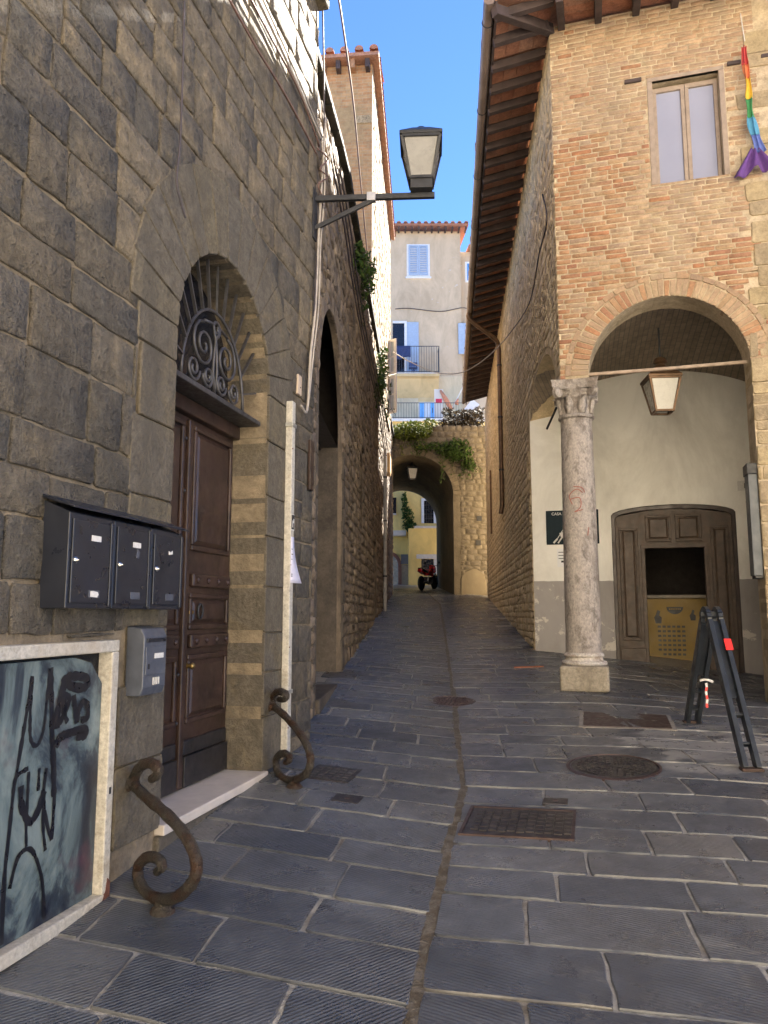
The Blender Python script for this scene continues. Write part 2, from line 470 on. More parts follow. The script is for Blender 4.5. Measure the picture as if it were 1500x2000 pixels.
# ================================================================ MATERIALS
mortar_road = stone_mat('mortar_road', [(.36, .345, .32)], (.2, .175, .14), .4, 3.5, 50, .5, .28)
pav_l = paving_mat('paving_left', 52); pav_r = paving_mat('paving_right', -58, .6)
w1_mortar = stone_mat('tan_mortar', [(.24, .19, .128)], (.15, .123, .088), .35, 1.8, 30, .7)
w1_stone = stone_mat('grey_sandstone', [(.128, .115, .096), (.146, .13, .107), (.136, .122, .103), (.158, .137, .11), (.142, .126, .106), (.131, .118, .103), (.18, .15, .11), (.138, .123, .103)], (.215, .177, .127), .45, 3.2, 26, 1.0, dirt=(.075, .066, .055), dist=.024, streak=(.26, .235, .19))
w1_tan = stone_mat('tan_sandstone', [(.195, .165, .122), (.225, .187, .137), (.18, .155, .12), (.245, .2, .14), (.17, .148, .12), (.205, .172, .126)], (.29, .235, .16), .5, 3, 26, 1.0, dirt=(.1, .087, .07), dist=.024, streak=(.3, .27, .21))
w1_smooth = stone_mat('dressed_sandstone', [(.125, .108, .084), (.14, .118, .086), (.12, .104, .083), (.15, .124, .082)], (.165, .132, .082), .35, 2, 40, .6, dirt=(.085, .074, .058))
rub2 = stone_mat('brown_rubble', [(.2, .15, .105), (.15, .115, .085), (.26, .2, .14), (.21, .16, .12), (.13, .105, .085)], (.3, .235, .165), .3, 1.2, 30, .8, dirt=(.07, .058, .046))
rub2_m = stone_mat('brown_mortar', [(.22, .17, .12)], (.12, .095, .075), .5, .7, 22, .8, dirt=(.08, .065, .05), stretch=(1, 1, .5))
dark_wood = plain('dark_door_wood', (.034, .018, .013), .42, wear=.5, scale=5, bumpy=.25)
black_wood = plain('black_kick_wood', (.015, .013, .013), .5, wear=.6, scale=9, bumpy=.3)
brown_wood = plain('loggia_door_wood', (.075, .05, .034), .55, wear=.35, scale=7, bumpy=.3)
iron = plain('grey_iron', (.075, .072, .075), .5, .55, wear=.35, scale=14)
dark_iron = plain('dark_iron', (.035, .036, .04), .5, .4, wear=.3, scale=14)
rust_iron = stone_mat('worn_iron', [(.085, .073, .06)], (.075, .038, .022), .5, 9, 30, .9, .42, dist=.02)
marble = plain('worn_marble', (.55, .49, .43), .55, wear=.12, scale=7)
void = plain('dark_glass_and_shade', (.012, .013, .018), .12, wear=.2, bumpy=0)  # window glass, and near-black stand-in for shade in the niche and portal
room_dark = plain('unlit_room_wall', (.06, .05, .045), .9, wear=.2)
white_paint = stone_mat('chipped_white_paint', [(.5, .47, .41)], (.4, .365, .305), .3, 8, 60, .12, .5, dirt=(.42, .36, .28))
rust_flake = plain('rust_flakes', (.11, .04, .025), .9, wear=.4)
black_box = plain('black_mailbox_paint', (.013, .015, .023), .36, 0, wear=.2, scale=6, bumpy=.04)
grey_box = plain('grey_mailbox_paint', (.07, .078, .1), .42, 0, wear=.2, scale=12)
chrome = plain('lock_metal', (.55, .55, .55), .25, 1, wear=.1)
label_white = plain('label_paper', (.62, .6, .56), .7, wear=.15, scale=60)
ink = plain('black_ink', (.012, .012, .014), .5, wear=.2)
pvc = stone_mat('ivory_conduit', [(.52, .49, .43)], (.44, .39, .31), .25, 5, 70, .1, .5)
cable_pale = plain('pale_cable', (.36, .32, .28), .6, wear=.25); cable_dark = plain('dark_cable', (.05, .04, .045), .6, wear=.3)
cable_brown = plain('brown_cable', (.16, .09, .07), .6, wear=.3)
paper = plain('notice_paper', (.62, .6, .7), .8, wear=.06, scale=20)
glass_frost = plain('frosted_lamp_glass', (.17, .165, .16), .25, wear=.12, scale=5, bumpy=0)
plate_beige = plain('beige_plate', (.48, .38, .29), .6, wear=.12)

# ================================================================ GROUND
mb = MB(); xs = [-60, -40, -20, -10] + [-6 + .5 * i for i in range(8)] + [-2 + .1 * i for i in range(60)] + [4 + .5 * i for i in range(17)] + [16, 25, 40, 60]; ys = [-60, -30, -12] + [-6 + .5 * i for i in range(101)] + [55, 70, 90]
for y in ys:
    for x in xs: mb.v.append((x, y, g(x, y) - .009))
nx = len(xs)
for j in range(len(ys) - 1):
    for i in range(nx - 1): mb.f.append((j * nx + i, j * nx + i + 1, (j + 1) * nx + i + 1, (j + 1) * nx + i))
ground = structure(mb.build('ground', mortar_road, smooth=True))

drain_m = stone_mat('drain_dirt', [(.12, .095, .065)], (.22, .195, .16), .5, 14, 60, .7, .55)
mb = MB(); yy = 1.0; k = 0; _q = random.Random(6)
while yy < 31:
    x = xc(yy); w0 = .022 + _q.uniform(0, .016); mb.v += [(x - w0, yy, g(x, yy) + .0005), (x + w0 + _q.uniform(-.005, .012), yy, g(x, yy) + .0005)]; yy += .09; k += 1
for i in range(k - 1): mb.f.append((2 * i, 2 * i + 1, 2 * i + 3, 2 * i + 2))
mb.build('drain_channel', drain_m, ground)
def inside_building(x, y):
    a, b = W1.ab(x, y)
    if a < .62 and b < -.5: return True
    a, b = W2.ab(x, y)
    if a > -.2 and b < -.25: return True
    a, b = FB.ab(x, y)
    if b < -.1 and FS.ab(x, y)[1] < -.1: return True
    return False
def mline(y): return -.27 + .19 * sm(8, 17, y)
def pave(side, ts, parts, rest, mat, parent, l_end):
    rg = random.Random(5 + side); items = []
    for t0, t1 in zip(ts, ts[1:]):
        l = .012 + rg.uniform(0, .012)
        first = True
        while l < l_end:
            ln = rg.choice([rg.uniform(.42, .7), rg.uniform(.6, 1.05)])
            if first: ln *= rg.uniform(.6, 1); first = False
            g0 = rg.uniform(.008, .013)
            q = [(l, t0 + g0), (l + ln, t0 + g0), (l + ln, t1 - g0), (l, t1 - g0)]
            l += ln + rg.uniform(.012, .02)
            items.append([(side * a, t) for a, t in q])
    dz = {}
    def tr(a, t, h):
        yy = t + mline(t) * a; xx = xc(t) + a
        return (xx, yy, g(xx, yy) + h)
    keepers = []
    for q in items:
        ca, ct = cen(q); x, y, z = tr(ca, ct, 0)
        if inside_building(x, y) or x > 9.5: continue
        keepers.append(q)
    scored = []
    for q in keepers:
        ca, ct = cen(q); wv = tr(ca, ct, 0); pr = project(wv); s = 0
        if pr and -120 < pr[0] < 1620 and pr[1] < 2150 and not (ct > 9 and inside_building(wv[0] + .3 * (1 if side > 0 else -1), wv[1])): s = 1 / pr[2]
        scored.append((s, q))
    scored.sort(key=lambda t: -t[0])
    for i, (s, q) in enumerate(scored):
        h = rg.uniform(-.004, .004)
        if s > 0 and i < parts:
            m = MB(); stone(m, tr, q, .02, h, r=.009, seg=.11, jit=.0055, bulge=.002, rg=rg); m.build('paving_stone', mat, parent, smooth='auto')
        else: stone(rest, tr, q, .02, h, r=.014, seg=.6, jit=.003, bulge=.003, rg=rg)
def rows(first, step, end, rg):
    out = list(first)
    while out[-1] < end: out.append(out[-1] + rg.uniform(*step))
    return out
_rg = random.Random(3)
tl = rows([1.0, 1.4, 1.8, 2.2, 2.58, 2.962, 3.334, 3.665, 4.056, 4.37, 4.783, 5.103, 5.471, 5.86], (.32, .42), 33, _rg)
tr_ = rows([.9, 1.35, 1.8, 2.24, 2.66, 3.072, 3.481, 3.889, 4.207, 4.509, 4.86, 5.2, 5.56, 5.95], (.33, .43), 33, _rg)
rest_l = MB(); rest_r = MB()
pave(-1, tl, 125, rest_l, pav_l, ground, 2.6)
pave(1, tr_, 165, rest_r, pav_r, ground, 8.0)
stuff(rest_l.build('far_paving', pav_l, ground, smooth='auto')); stuff(rest_r.build('outer_paving', pav_r, ground, smooth='auto'))

# ================================================================ NEAR LEFT HOUSE
AC, AR, AZS, SILL, REC = -1.12, .71, 3.24, .5, .3
house = thing('stone_house', 'tall grey sandstone house on the left with an arched double door', 'house', W1.p(-1, .3, -.3))
Z0 = -.1
outer = [(-6.5, Z0), (.66, Z0), (.66, 10.5), (-6.5, 10.5)]
hole = arch_loop(AC, AR, AZS, SILL - .14, 24)
wm = wall_sheet(W1, outer, [hole], -.012, REC + .1)
wm.add([W1.p(.66, Z0, -.012), W1.p(.66, 10.5, -.012), W1.p(.66, 10.5, -7), W1.p(.66, Z0, -7)], [(0, 1, 2, 3)])
wm.add([W1.p(-6.5, 10.5, -.012), W1.p(.66, 10.5, -.012), W1.p(.66, 10.5, -7), W1.p(-6.5, 10.5, -7)], [(0, 1, 2, 3)])
wm.add([W1.p(-6.5, Z0, -.012), W1.p(-6.5, 10.5, -.012), W1.p(-6.5, 10.5, -7), W1.p(-6.5, Z0, -7)], [(0, 1, 2, 3)])
wall = wm.build('wall', w1_mortar, house)
rg = random.Random(21)
polys = coursed(-6.3, .66, -.05, 10.4, (.19, .33), (.22, .62), .013, rg, wob=.006)
polys = cut_arch(polys, AC, AR + .4, AZS)
polys = cut_rect(polys, -3.65, -2.33, .2, 1.5)
polys = [p for p in polys if not (-2.33 < cen(p)[0] < -1.8 and cen(p)[1] < 1.55 and rg.random() < .75)]
polys = [p for p in polys if not (cen(p)[1] < 2.6 and cen(p)[1] > 2.05 and cen(p)[0] < -2.4 and rg.random() < .1)]
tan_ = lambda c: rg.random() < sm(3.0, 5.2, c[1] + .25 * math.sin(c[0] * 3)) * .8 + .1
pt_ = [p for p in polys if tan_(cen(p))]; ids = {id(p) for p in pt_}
kw = dict(rg=rg, r=.011, seg=.09, jit=.0055, bulge=.006, uneven=.018)
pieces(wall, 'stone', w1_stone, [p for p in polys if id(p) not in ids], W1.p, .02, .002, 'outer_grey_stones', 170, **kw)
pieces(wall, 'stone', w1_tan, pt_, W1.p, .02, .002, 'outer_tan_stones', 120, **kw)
# smooth arch ring and door jambs
arch = MB(); 
ringm = MB()
first = True
ring = thing_part = None
vo = voussoirs(AC, AZS, AR, AR + .52, 15, .007, var=.02, rg=rg)
arch_part = MB().add([W1.p(AC - AR, AZS, -.011), W1.p(AC - AR - .4, AZS, -.011), W1.p(AC - AR - .4, AZS + .02, -.011)], [(0, 1, 2)]).build('arch_ring', w1_mortar, house)
for p in vo:
    m = MB(); stone(m, W1.p, p, REC, .012, r=.012, seg=.2, jit=.003, bulge=.004, rg=rg); m.build('voussoir', w1_smooth, arch_part, smooth='auto')
for side in (-1, 1):
    z = SILL - .02
    while z < AZS - .02:
        h = min(rg.uniform(.24, .42), AZS - z)
        if AZS - z - h < .12: h = AZS - z
        e0 = AC + side * AR; e1 = AC + side * (AR + rg.uniform(.34, .46))
        m = MB(); stone(m, W1.p, [(min(e0, e1), z + .004), (max(e0, e1), z + .004), (max(e0, e1), z + h - .004), (min(e0, e1), z + h - .004)], REC, .01, r=.012, seg=.2, jit=.003, bulge=.004, rg=rg)
        m.build('jamb_stone', w1_smooth, house, smooth='auto'); z += h
# doorstep
m = MB(); m.fbox(W1, AC - AR - .02, AC + AR + .03, SILL - .055, SILL, -.5, .045); m.build('doorstep', marble, house, bevel=.008)
m = MB(); m.fbox(W1, AC - AR - .03, AC + AR + .02, .0, SILL - .057, -.4, .025); m.build('doorstep_riser', w1_smooth, house, bevel=.015)
# double door
DB = -REC + .02
door = MB().fbox(W1, AC - AR - .02, AC + AR + .02, SILL, 2.93, DB - .06, DB).build('door', dark_wood, house)
mb = MB().fbox(W1, AC - AR, AC + AR, 2.9, 3.0, DB - .08, DB + .06); mb.build('transom_beam', dark_wood, door, bevel=.01)
mb = MB().fbox(W1, AC - AR - .01, AC + AR + .01, 3.0, 3.035, DB - .08, -.06); mb.build('transom_cornice', iron, door, bevel=.006)
def panel(fr, a0, a1, z0, z1, b, mat, parent, fw=.035, d=.022, raised=True):
    m = MB()
    m.fbox(fr, a0, a1, z0, z0 + fw, b - .002, b + d); m.fbox(fr, a0, a1, z1 - fw, z1, b - .002, b + d)
    m.fbox(fr, a0, a0 + fw, z0 + fw, z1 - fw, b - .002, b + d); m.fbox(fr, a1 - fw, a1, z0 + fw, z1 - fw, b - .002, b + d)
    o = m.build('panel_moulding', mat, parent, bevel=.008)
    if raised:
        k = fw + .035
        v = [fr.p(a0 + fw + .01, z0 + fw + .01, b + .002), fr.p(a1 - fw - .01, z0 + fw + .01, b + .002), fr.p(a1 - fw - .01, z1 - fw - .01, b + .002), fr.p(a0 + fw + .01, z1 - fw - .01, b + .002),
             fr.p(a0 + k, z0 + k, b + d * .8), fr.p(a1 - k, z0 + k, b + d * .8), fr.p(a1 - k, z1 - k, b + d * .8), fr.p(a0 + k, z1 - k, b + d * .8)]
        MB().add(v, [(0, 1, 5, 4), (1, 2, 6, 5), (2, 3, 7, 6), (3, 0, 4, 7), (4, 5, 6, 7)]).build('panel', mat, parent)
    return o
for s in (-1, 1):
    a0, a1 = (AC - AR + .04, AC - .07) if s < 0 else (AC + .07, AC + AR - .04)
    panel(W1, a0, a1, 2.02, 2.86, DB, dark_wood, door)
    panel(W1, a0, a1, 1.5, 1.74, DB, dark_wood, door)
    panel(W1, a0, a1, .9, 1.34, DB, dark_wood, door)
    for zz in (1.38, 1.78):
        m = MB().fbox(W1, a0 + .01, a1 - .01, zz, zz + .09, DB - .002, DB + .035); m.build('carved_rail', dark_wood, door, bevel=.012)
        m = MB()
        for k in range(4):
            aa = a0 + .07 + (a1 - a0 - .14) * k / 3; m.lathe(W1.p(aa, zz + .045, DB + .033), [(.022, 0), (.02, .01), (.008, .02)], 8, W1.n)
        m.build('carved_bosses', dark_wood, door)
    m = MB().fbox(W1, a0 - .02, a1 + .02, SILL + .012, SILL + .2, DB - .002, DB + .03); m.build('kick_board', black_wood, door, bevel=.006)
    m = MB().fbox(W1, a0 - .02, a1 + .02, SILL + .205, SILL + .3, DB - .002, DB + .018); m.build('lower_rail', black_wood, door, bevel=.012)
m = MB().fbox(W1, AC - .03, AC + .03, SILL + .02, 2.88, DB - .002, DB + .03); m.build('meeting_stile', dark_wood, door, bevel=.008)
m = MB()
for zz in (.92, 1.22, 1.95, 2.4, 2.75):
    for k in (-1, 1): m.lathe(W1.p(AC + k * .045, zz, DB + .001), [(.014, 0), (.012, .014), (.004, .02)], 8, W1.n)
m.build('door_studs', dark_iron, door)
m = MB(); c = V(W1.p(AC + .2, 1.62, DB + .03)); m.tube([c + V(W1.u) * .035 * math.cos(t * .628) + V((0, 0, .05 * math.sin(t * .628))) for t in range(10)], .008, 6, closed=True); m.build('ring_knocker', dark_iron, door, smooth=True)
m = MB().fbox(W1, AC + .07, AC + .13, 1.6, 1.625, DB, DB + .02); m.build('letter_plate', plain('dull_brass', (.3, .2, .07), .35, .9), door, bevel=.004)
m = MB().lathe(W1.p(AC + .05, 1.27, DB), [(.02, 0), (.02, .02), (.012, .04), (.024, .06), (.012, .075)], 10, W1.n); m.build('door_knob', bpy.data.materials['dull_brass'], door, smooth=True)
# fanlight: dark pane behind forged bars and scrolls
fan = MB().prism(W1, [(AC - AR - .02, 3.03)] + arch_loop(AC, AR + .02, AZS, 3.04, 20)[1:-1] + [(AC + AR + .02, 3.03)], DB - .08, DB - .05).build('fanlight', void, house)
FBp = -.1
def W1c(a, z): return W1.p(a, z, FBp)
ri, zi = .46, 3.05
m = MB(); m.tube([W1c(AC - ri * math.cos(math.pi * i / 20), zi + .56 * math.sin(math.pi * i / 20)) for i in range(21)], .011, 6); m.build('inner_hoop', iron, fan, smooth=True)
for i in range(1, 14):
    t = math.pi * i / 14; c_, s_ = -math.cos(t), math.sin(t)
    p0 = (AC + ri * c_, zi + .56 * s_); x1 = AC + (AR - .005) * c_; z1 = AZS + (AR - .01) * s_ if s_ > .25 else max(3.06, zi + s_ * .9)
    MB().bar(W1c(*p0), W1c(x1, z1), .02, .012).build('ray_bar', iron, fan)
def spiral(c, r0, r1, t0, turns, n=26, sg=1):
    return [(c[0] + (r0 + (r1 - r0) * i / n) * math.cos(t0 + sg * 2 * math.pi * turns * i / n), c[1] + (r0 + (r1 - r0) * i / n) * math.sin(t0 + sg * 2 * math.pi * turns * i / n)) for i in range(n + 1)]
for (ca, cz, r0, t0, tn, sg) in [(-.17, 3.33, .16, 1.6, 1.9, 1), (.17, 3.33, .16, 1.54, 1.9, -1), (-.3, 3.14, .085, 0, 1.6, -1), (.3, 3.14, .085, 3.14, 1.6, 1), (-.1, 3.14, .075, 3.14, 1.6, 1), (.1, 3.14, .075, 0, 1.6, -1), (0, 3.5, .06, -1.57, 1.4, 1)]:
    MB().tube([W1c(AC + x, z) for x, z in spiral((ca, cz), r0, .02, t0, tn, 26, sg)], .011, 6).build('scroll', iron, fan, smooth=True)
for s in (-1, 1):
    MB().tube([W1c(AC + s * x, z) for x, z in [(.0, 3.05), (.03, 3.2), (.02, 3.32), (.0, 3.42), (.05, 3.52), (.17, 3.5)]], .011, 6).build('scroll_stem', iron, fan, smooth=True)
# string course high on the lit part
MB().fbox(W1, -6.3, .7, 7.35, 7.47, -.02, .1).build('string_course', w1_smooth, house, bevel=.02)

# ---------------------------------------------------------------- notice board with graffiti
f_a0, f_a1, f_z0, f_z1 = -3.58, -2.37, .29, 1.48
nb = thing('notice_board', 'white metal framed board with black graffiti on a teal panel, low on the stone wall', 'notice board', W1.p(-2.95, .29, 0))
fw = .055
frm = MB(); frm.fbox(W1, f_a0, f_a1, f_z0, f_z0 + fw, -.02, .06); frm.fbox(W1, f_a0, f_a1, f_z1 - fw, f_z1, -.02, .06)
frm.fbox(W1, f_a0, f_a0 + fw, f_z0 + fw, f_z1 - fw, -.02, .06); frm.fbox(W1, f_a1 - fw, f_a1, f_z0 + fw, f_z1 - fw, -.02, .06)
frame = frm.build('frame', white_paint, nb, bevel=.006)
m = MB().prism(W1, [(f_a1 - .066, f_z0 + .004), (f_a1 + .002, f_z0 - .001), (f_a1 + .002, f_z0 + .1), (f_a1 - .02, f_z0 + .12), (f_a1 - .03, f_z0 + .07)], .02, .0625); m.build('rust_patch', rust_flake, frame)
m = MB().fbox(W1, f_a1 - .036, f_a1 - .022, .78, .81, .05, .062); m.build('lock_slot', ink, frame)
pm, nt, b = newmat('painted_board'); p_ = pos(nt)
cc = ramp(nt, noise(nt, pos(nt, (1, 1, .6)), 3.2, 6, .65, .8), [(.33, (.008, .011, .022)), (.43, (.03, .042, .055)), (.5, (.1, .135, .14)), (.6, (.17, .21, .205)), (.74, (.08, .095, .115))])
cc = mixc(nt, 'MIX', ramp(nt, noise(nt, p_, 2.1, 4), [(.6, (0, 0, 0)), (.68, (.8, .8, .8))]), cc, (.07, .03, .045))
nt.links.new(cc, b.inputs['Base Color']); b.inputs['Roughness'].default_value = .38; bump(nt, b, noise(nt, p_, 14, 4), .2, .01)
pa0, pa1, pz0, pz1 = f_a0 + .06, f_a1 - .06, f_z0 + .058, f_z1 - .06
m = MB().prism(W1, [(pa0, pz0), (pa1, pz0), (pa1, pz1 - .14), (pa1 - .09, pz1 - .04), (pa1 - .22, pz1 - .01), (pa0 + .22, pz1 - .01), (pa0 + .08, pz1 - .05), (pa0, pz1 - .14)], -.01, .012)
board = m.build('panel', pm, nb)
m = MB().fbox(W1, pa0 - .004, pa1 + .004, pz0 - .002, pz1 + .004, -.025, -.012); m.build('backing', ink, nb)
def ribbon(fr, b, pts, wd, name, mat, parent):
    P = [V((*fr.px(x, y, b), 0)) for x, y in pts]
    # densify with a Catmull-Rom spline
    Q = []
    for i in range(len(P) - 1):
        p0 = P[max(0, i - 1)]; p1 = P[i]; p2 = P[i + 1]; p3 = P[min(len(P) - 1, i + 2)]
        for k in range(6):
            t = k / 6; Q.append(.5 * ((2 * p1) + (p2 - p0) * t + (2 * p0 - 5 * p1 + 4 * p2 - p3) * t * t + (3 * p1 - p0 - 3 * p2 + p3) * t ** 3))
    Q.append(P[-1]); Q = [q for q in Q if pa0 < q.x < pa1 and pz0 < q.y < pz1]
    if len(Q) < 2: return
    L = []; Rr = []
    for i, q in enumerate(Q):
        d = Q[min(i + 1, len(Q) - 1)] - Q[max(i - 1, 0)]; nn = V((-d.y, d.x, 0)); nn = nn.normalized() if nn.length > 1e-6 else V((1, 0, 0))
        ww = wd * rnd.uniform(.75, 1.2) / 2
        L.append(q + nn * ww); Rr.append(q - nn * ww)
    n = len(Q); mb = MB()
    mb.add([fr.p(x.x, x.y, b) for x in L + Rr], [(i, i + 1, n + i + 1, n + i) for i in range(n - 1)])
    return mb.build(name, mat, parent)
Z3 = lambda L: [(x / 2.344, 950 + y / 2.344) for x, y in L]
Z4 = lambda L: [(x / 2.143, 1400 + y / 2.143) for x, y in L]
paint = plain('graffiti_paint', (.008, .008, .012), .35, wear=.2)
bb = .0135
for i, (pts, wd) in enumerate([
    (Z3([(148, 868), (135, 960), (115, 1080), (92, 1220), (62, 1400), (45, 1560), (20, 1800), (8, 2100)]), .022),
    (Z3([(150, 870), (140, 1000), (138, 1130), (150, 1180), (175, 1180), (200, 1110), (215, 980), (228, 850)]), .02),
    (Z3([(232, 830), (236, 960), (238, 1120), (246, 1300), (246, 1420)]), .034),
    (Z3([(60, 1410), (75, 1330), (130, 1290)]), .02),
    (Z4([(120, 230), (116, 330), (110, 440), (110, 545)]), .02), (Z4([(165, 215), (160, 310)]), .018),
    (Z4([(88, 290), (92, 380), (125, 440), (160, 390), (185, 310)]), .034), (Z4([(195, 215), (182, 330), (195, 440), (216, 515)]), .02),
    (Z4([(216, 30), (226, 150), (228, 330), (216, 515)]), .022),
    (Z4([(40, 720), (75, 590), (120, 553), (150, 590), (178, 700), (186, 900)]), .02), (Z4([(186, 330), (180, 450), (190, 560)]), .02),
    (Z3([(300, 905), (345, 920), (395, 918), (400, 880), (350, 868), (300, 882), (288, 930), (262, 1040), (258, 1110)]), .04),
    (Z3([(262, 1095), (290, 1050), (318, 975), (300, 960), (292, 1030), (310, 1080)]), .03), (Z3([(338, 955), (345, 1030), (352, 1085)]), .03),
    (Z3([(352, 1080), (362, 1020), (385, 985), (403, 1010), (398, 1060), (370, 1070)]), .032),
    (Z3([(256, 1195), (275, 1150), (330, 1125), (392, 1110), (385, 1140), (350, 1140)]), .04)]):
    ribbon(W1, bb + i * .0003, pts, wd, 'graffiti_stroke', paint, board)

# ---------------------------------------------------------------- bank of three mailboxes
bd = .13
a_l, zt = W1.px(137, 1003, bd); a_r, _ = W1.px(358, 1040, bd); _, zb = W1.px(120, 1190, bd)
zt = 2.03; zb = 1.625
bank = thing('mailbox_bank', 'row of three black metal mailboxes under one sloping lid beside the door', 'mailbox', W1.p((a_l + a_r) / 2, zb, 0))
v = []
m = MB().prism(Fr(W1.p(a_l, 0, 0)[:2], W1.n[:2]), [(0, zt + .06), (bd + .03, zt + .01), (bd + .03, zt + .02), (0, zt + .075)], .015, -(a_r - a_l) - .015)
m.build('lid', black_box, bank, bevel=.003)
wbx = (a_r - a_l) / 3
for i in range(3):
    x0 = a_l + wbx * i + (.004 if i else 0); x1 = a_l + wbx * (i + 1) - .006
    box = MB().prism(Fr(W1.p(x0, 0, 0)[:2], W1.n[:2]), [(0, zb), (bd, zb), (bd, zt - .005), (0, zt + .05)], 0, -(x1 - x0)).build('mailbox', black_box, bank, bevel=.004)
    dr = MB().fbox(W1, x0 + .018, x1 - .035, zb + .022, zt - .03, bd + .0005, bd + .009).build('door', black_box, box, bevel=.003)
    MB().fbox(W1, x1 - .03, x1 - .008, zb + .01, zt - .02, bd + .0005, bd + .012).build('front_rib', black_box, box, bevel=.003)
    k = x0 + .035; MB().lathe(W1.p(k, zb + .2, bd + .009), [(.014, 0), (.014, .006), (.009, .012), (.004, .02)], 12, W1.n).build('lock', chrome, box, smooth='auto')
    ac = (x0 + x1) / 2 + .02
    if i < 2: MB().fbox(W1, ac - .035, ac + .035, zt - .115, zt - .09, bd + .009, bd + .0105).build('name_label', label_white, box)
    MB().fbox(W1, ac - .04, ac + .04, zb + .045, zb + .078, bd + .009, bd + .0115).build('label_holder', grey_box, box, bevel=.002)
    if i == 0:
        MB().prism(W1, [(ac - .03, zb + .05), (ac + .02, zb + .048), (ac + .03, zb + .06), (ac + .024, zb + .07), (ac - .01, zb + .075), (ac - .028, zb + .074)], bd + .0115, bd + .0128).build('torn_sticker', label_white, box)
    if i == 1: MB().prism(W1, [(ac - .005, zt - .16), (ac + .02, zt - .165), (ac + .03, zt - .135), (ac + .008, zt - .12)], bd + .009, bd + .0102).build('torn_sticker', grey_box, box)
    if i == 2: MB().prism(W1, [(ac - .02, zt - .125), (ac + .02, zt - .12), (ac + .018, zt - .1), (ac, zt - .112), (ac - .022, zt - .105)], bd + .009, bd + .0102).build('torn_sticker', label_white, box)
# small grey mailbox
a0, _ = W1.px(283, 1240, .1); a1, _ = W1.px(326, 1240, .1)
a0 -= 0; a1 = max(a1, a0 + .19); z0, z1 = 1.2, 1.53
gm = thing('mailbox', 'small slate grey mailbox with a white name tag beneath the three black ones', 'mailbox', W1.p((a0 + a1) / 2, z0, 0))
MB().prism(Fr(W1.p(a0, 0, 0)[:2], W1.n[:2]), [(0, z0), (.085, z0), (.1, z0 + .04), (.1, z1 - .04), (.08, z1), (0, z1 + .01)], 0, -(a1 - a0)).build('case', grey_box, gm, bevel=.006)
MB().fbox(W1, a0 + .012, a1 - .012, z0 + .1, z1 - .09, .1005, .106).build('door', grey_box, gm, bevel=.003)
MB().fbox(W1, a0 + .02, a1 - .02, z1 - .068, z1 - .05, .1, .108).build('letter_slot', black_box, gm, bevel=.002)
MB().fbox(W1, a0 + .09, a1 - .04, z1 - .15, z1 - .125, .106, .1075).build('name_label', label_white, gm)
MB().fbox(W1, a0 + .03, a0 + .045, z1 - .2, z1 - .175, .106, .1085).build('lock', ink, gm)
for k in range(4): MB().fbox(W1, a0 + .09 + k * .018, a0 + .097 + k * .018, z0 + .05, z0 + .085, .1005, .1035).build('printed_bar', label_white, gm)

# ---------------------------------------------------------------- iron wheel guards
def smooth_path(P, k=5):
    P = [V(p) for p in P]; Q = []
    for i in range(len(P) - 1):
        p0 = P[max(0, i - 1)]; p1 = P[i]; p2 = P[i + 1]; p3 = P[min(len(P) - 1, i + 2)]
        for j in range(k):
            t = j / k; Q.append(.5 * ((2 * p1) + (p2 - p0) * t + (2 * p0 - 5 * p1 + 4 * p2 - p3) * t * t + (3 * p1 - p0 - 3 * p2 + p3) * t ** 3))
    Q.append(P[-1]); return Q
def guard(pts, foot, top, label, r, wallpt):
    q = gpx(*foot); T_ = W1.p(*W1.px(*top, .04), .04)
    fr = Fr(T_[:2], (q.x - T_[0], q.y - T_[1])); P = [fr.p(*fr.px(x, y)) for x, y in pts]
    low = min(P[i][2] for i in range(len(P))); dz = q.z + r * .9 - low
    P = [(x, y, z + dz) for x, y, z in P]
    t = thing('wheel_guard', label, 'wheel guard', (q.x, q.y, q.z), 'scrolled iron wheel guards beside the door')
    sp = smooth_path(P); n = len(sp); tp = [r * (.72 + .28 * min(1, i / 10, (n - 1 - i) / 14)) * (1 + .06 * math.sin(i * 1.7) + rnd.uniform(-.04, .04)) for i in range(n)]
    MB().tube(sp, r, 10, tp).build('scrolled_bar', rust_iron, t, smooth=True)
    MB().lathe((q.x, q.y, q.z - .01), [(r * 2.2, 0), (r * 2.1, .02), (r * 1.5, .035), (r * 1.2, .05)], 12).build('ground_fixing', rust_iron, t, smooth='auto')
    w = V(P[wallpt]); aa, bb_ = W1.ab(w.x, w.y)
    MB().lathe(W1.p(aa, w.z, -.03), [(r * 1.7, 0), (r * 1.7, .03), (r * 1.3, .05), (r * 1.1, bb_ + .03)], 10, W1.n).build('wall_fixing', rust_iron, t, smooth='auto')
    return t
g1 = Z4([(632, 300), (655, 285), (660, 255), (630, 233), (595, 240), (568, 275), (562, 320), (600, 365), (680, 435), (755, 515), (805, 600), (822, 680), (800, 745), (745, 795), (680, 808), (615, 780), (580, 725), (578, 665), (615, 628), (660, 635), (678, 668), (655, 690)])
guard(g1, (317, 1781), (262, 1553), 'brown worn iron scroll guard at the near end of the marble doorstep', .026, 6)
g2 = Z3([(1275, 1002), (1300, 1003), (1310, 985), (1292, 968), (1262, 972), (1248, 1000), (1256, 1035), (1300, 1075), (1358, 1140), (1400, 1205), (1422, 1280), (1405, 1340), (1358, 1370), (1305, 1368), (1270, 1330), (1265, 1275), (1292, 1250), (1322, 1262), (1322, 1285), (1305, 1292)])
guard(g2, (575, 1538), (535, 1385), 'brown worn iron scroll guard at the foot of the ivory conduit', .026, 6)

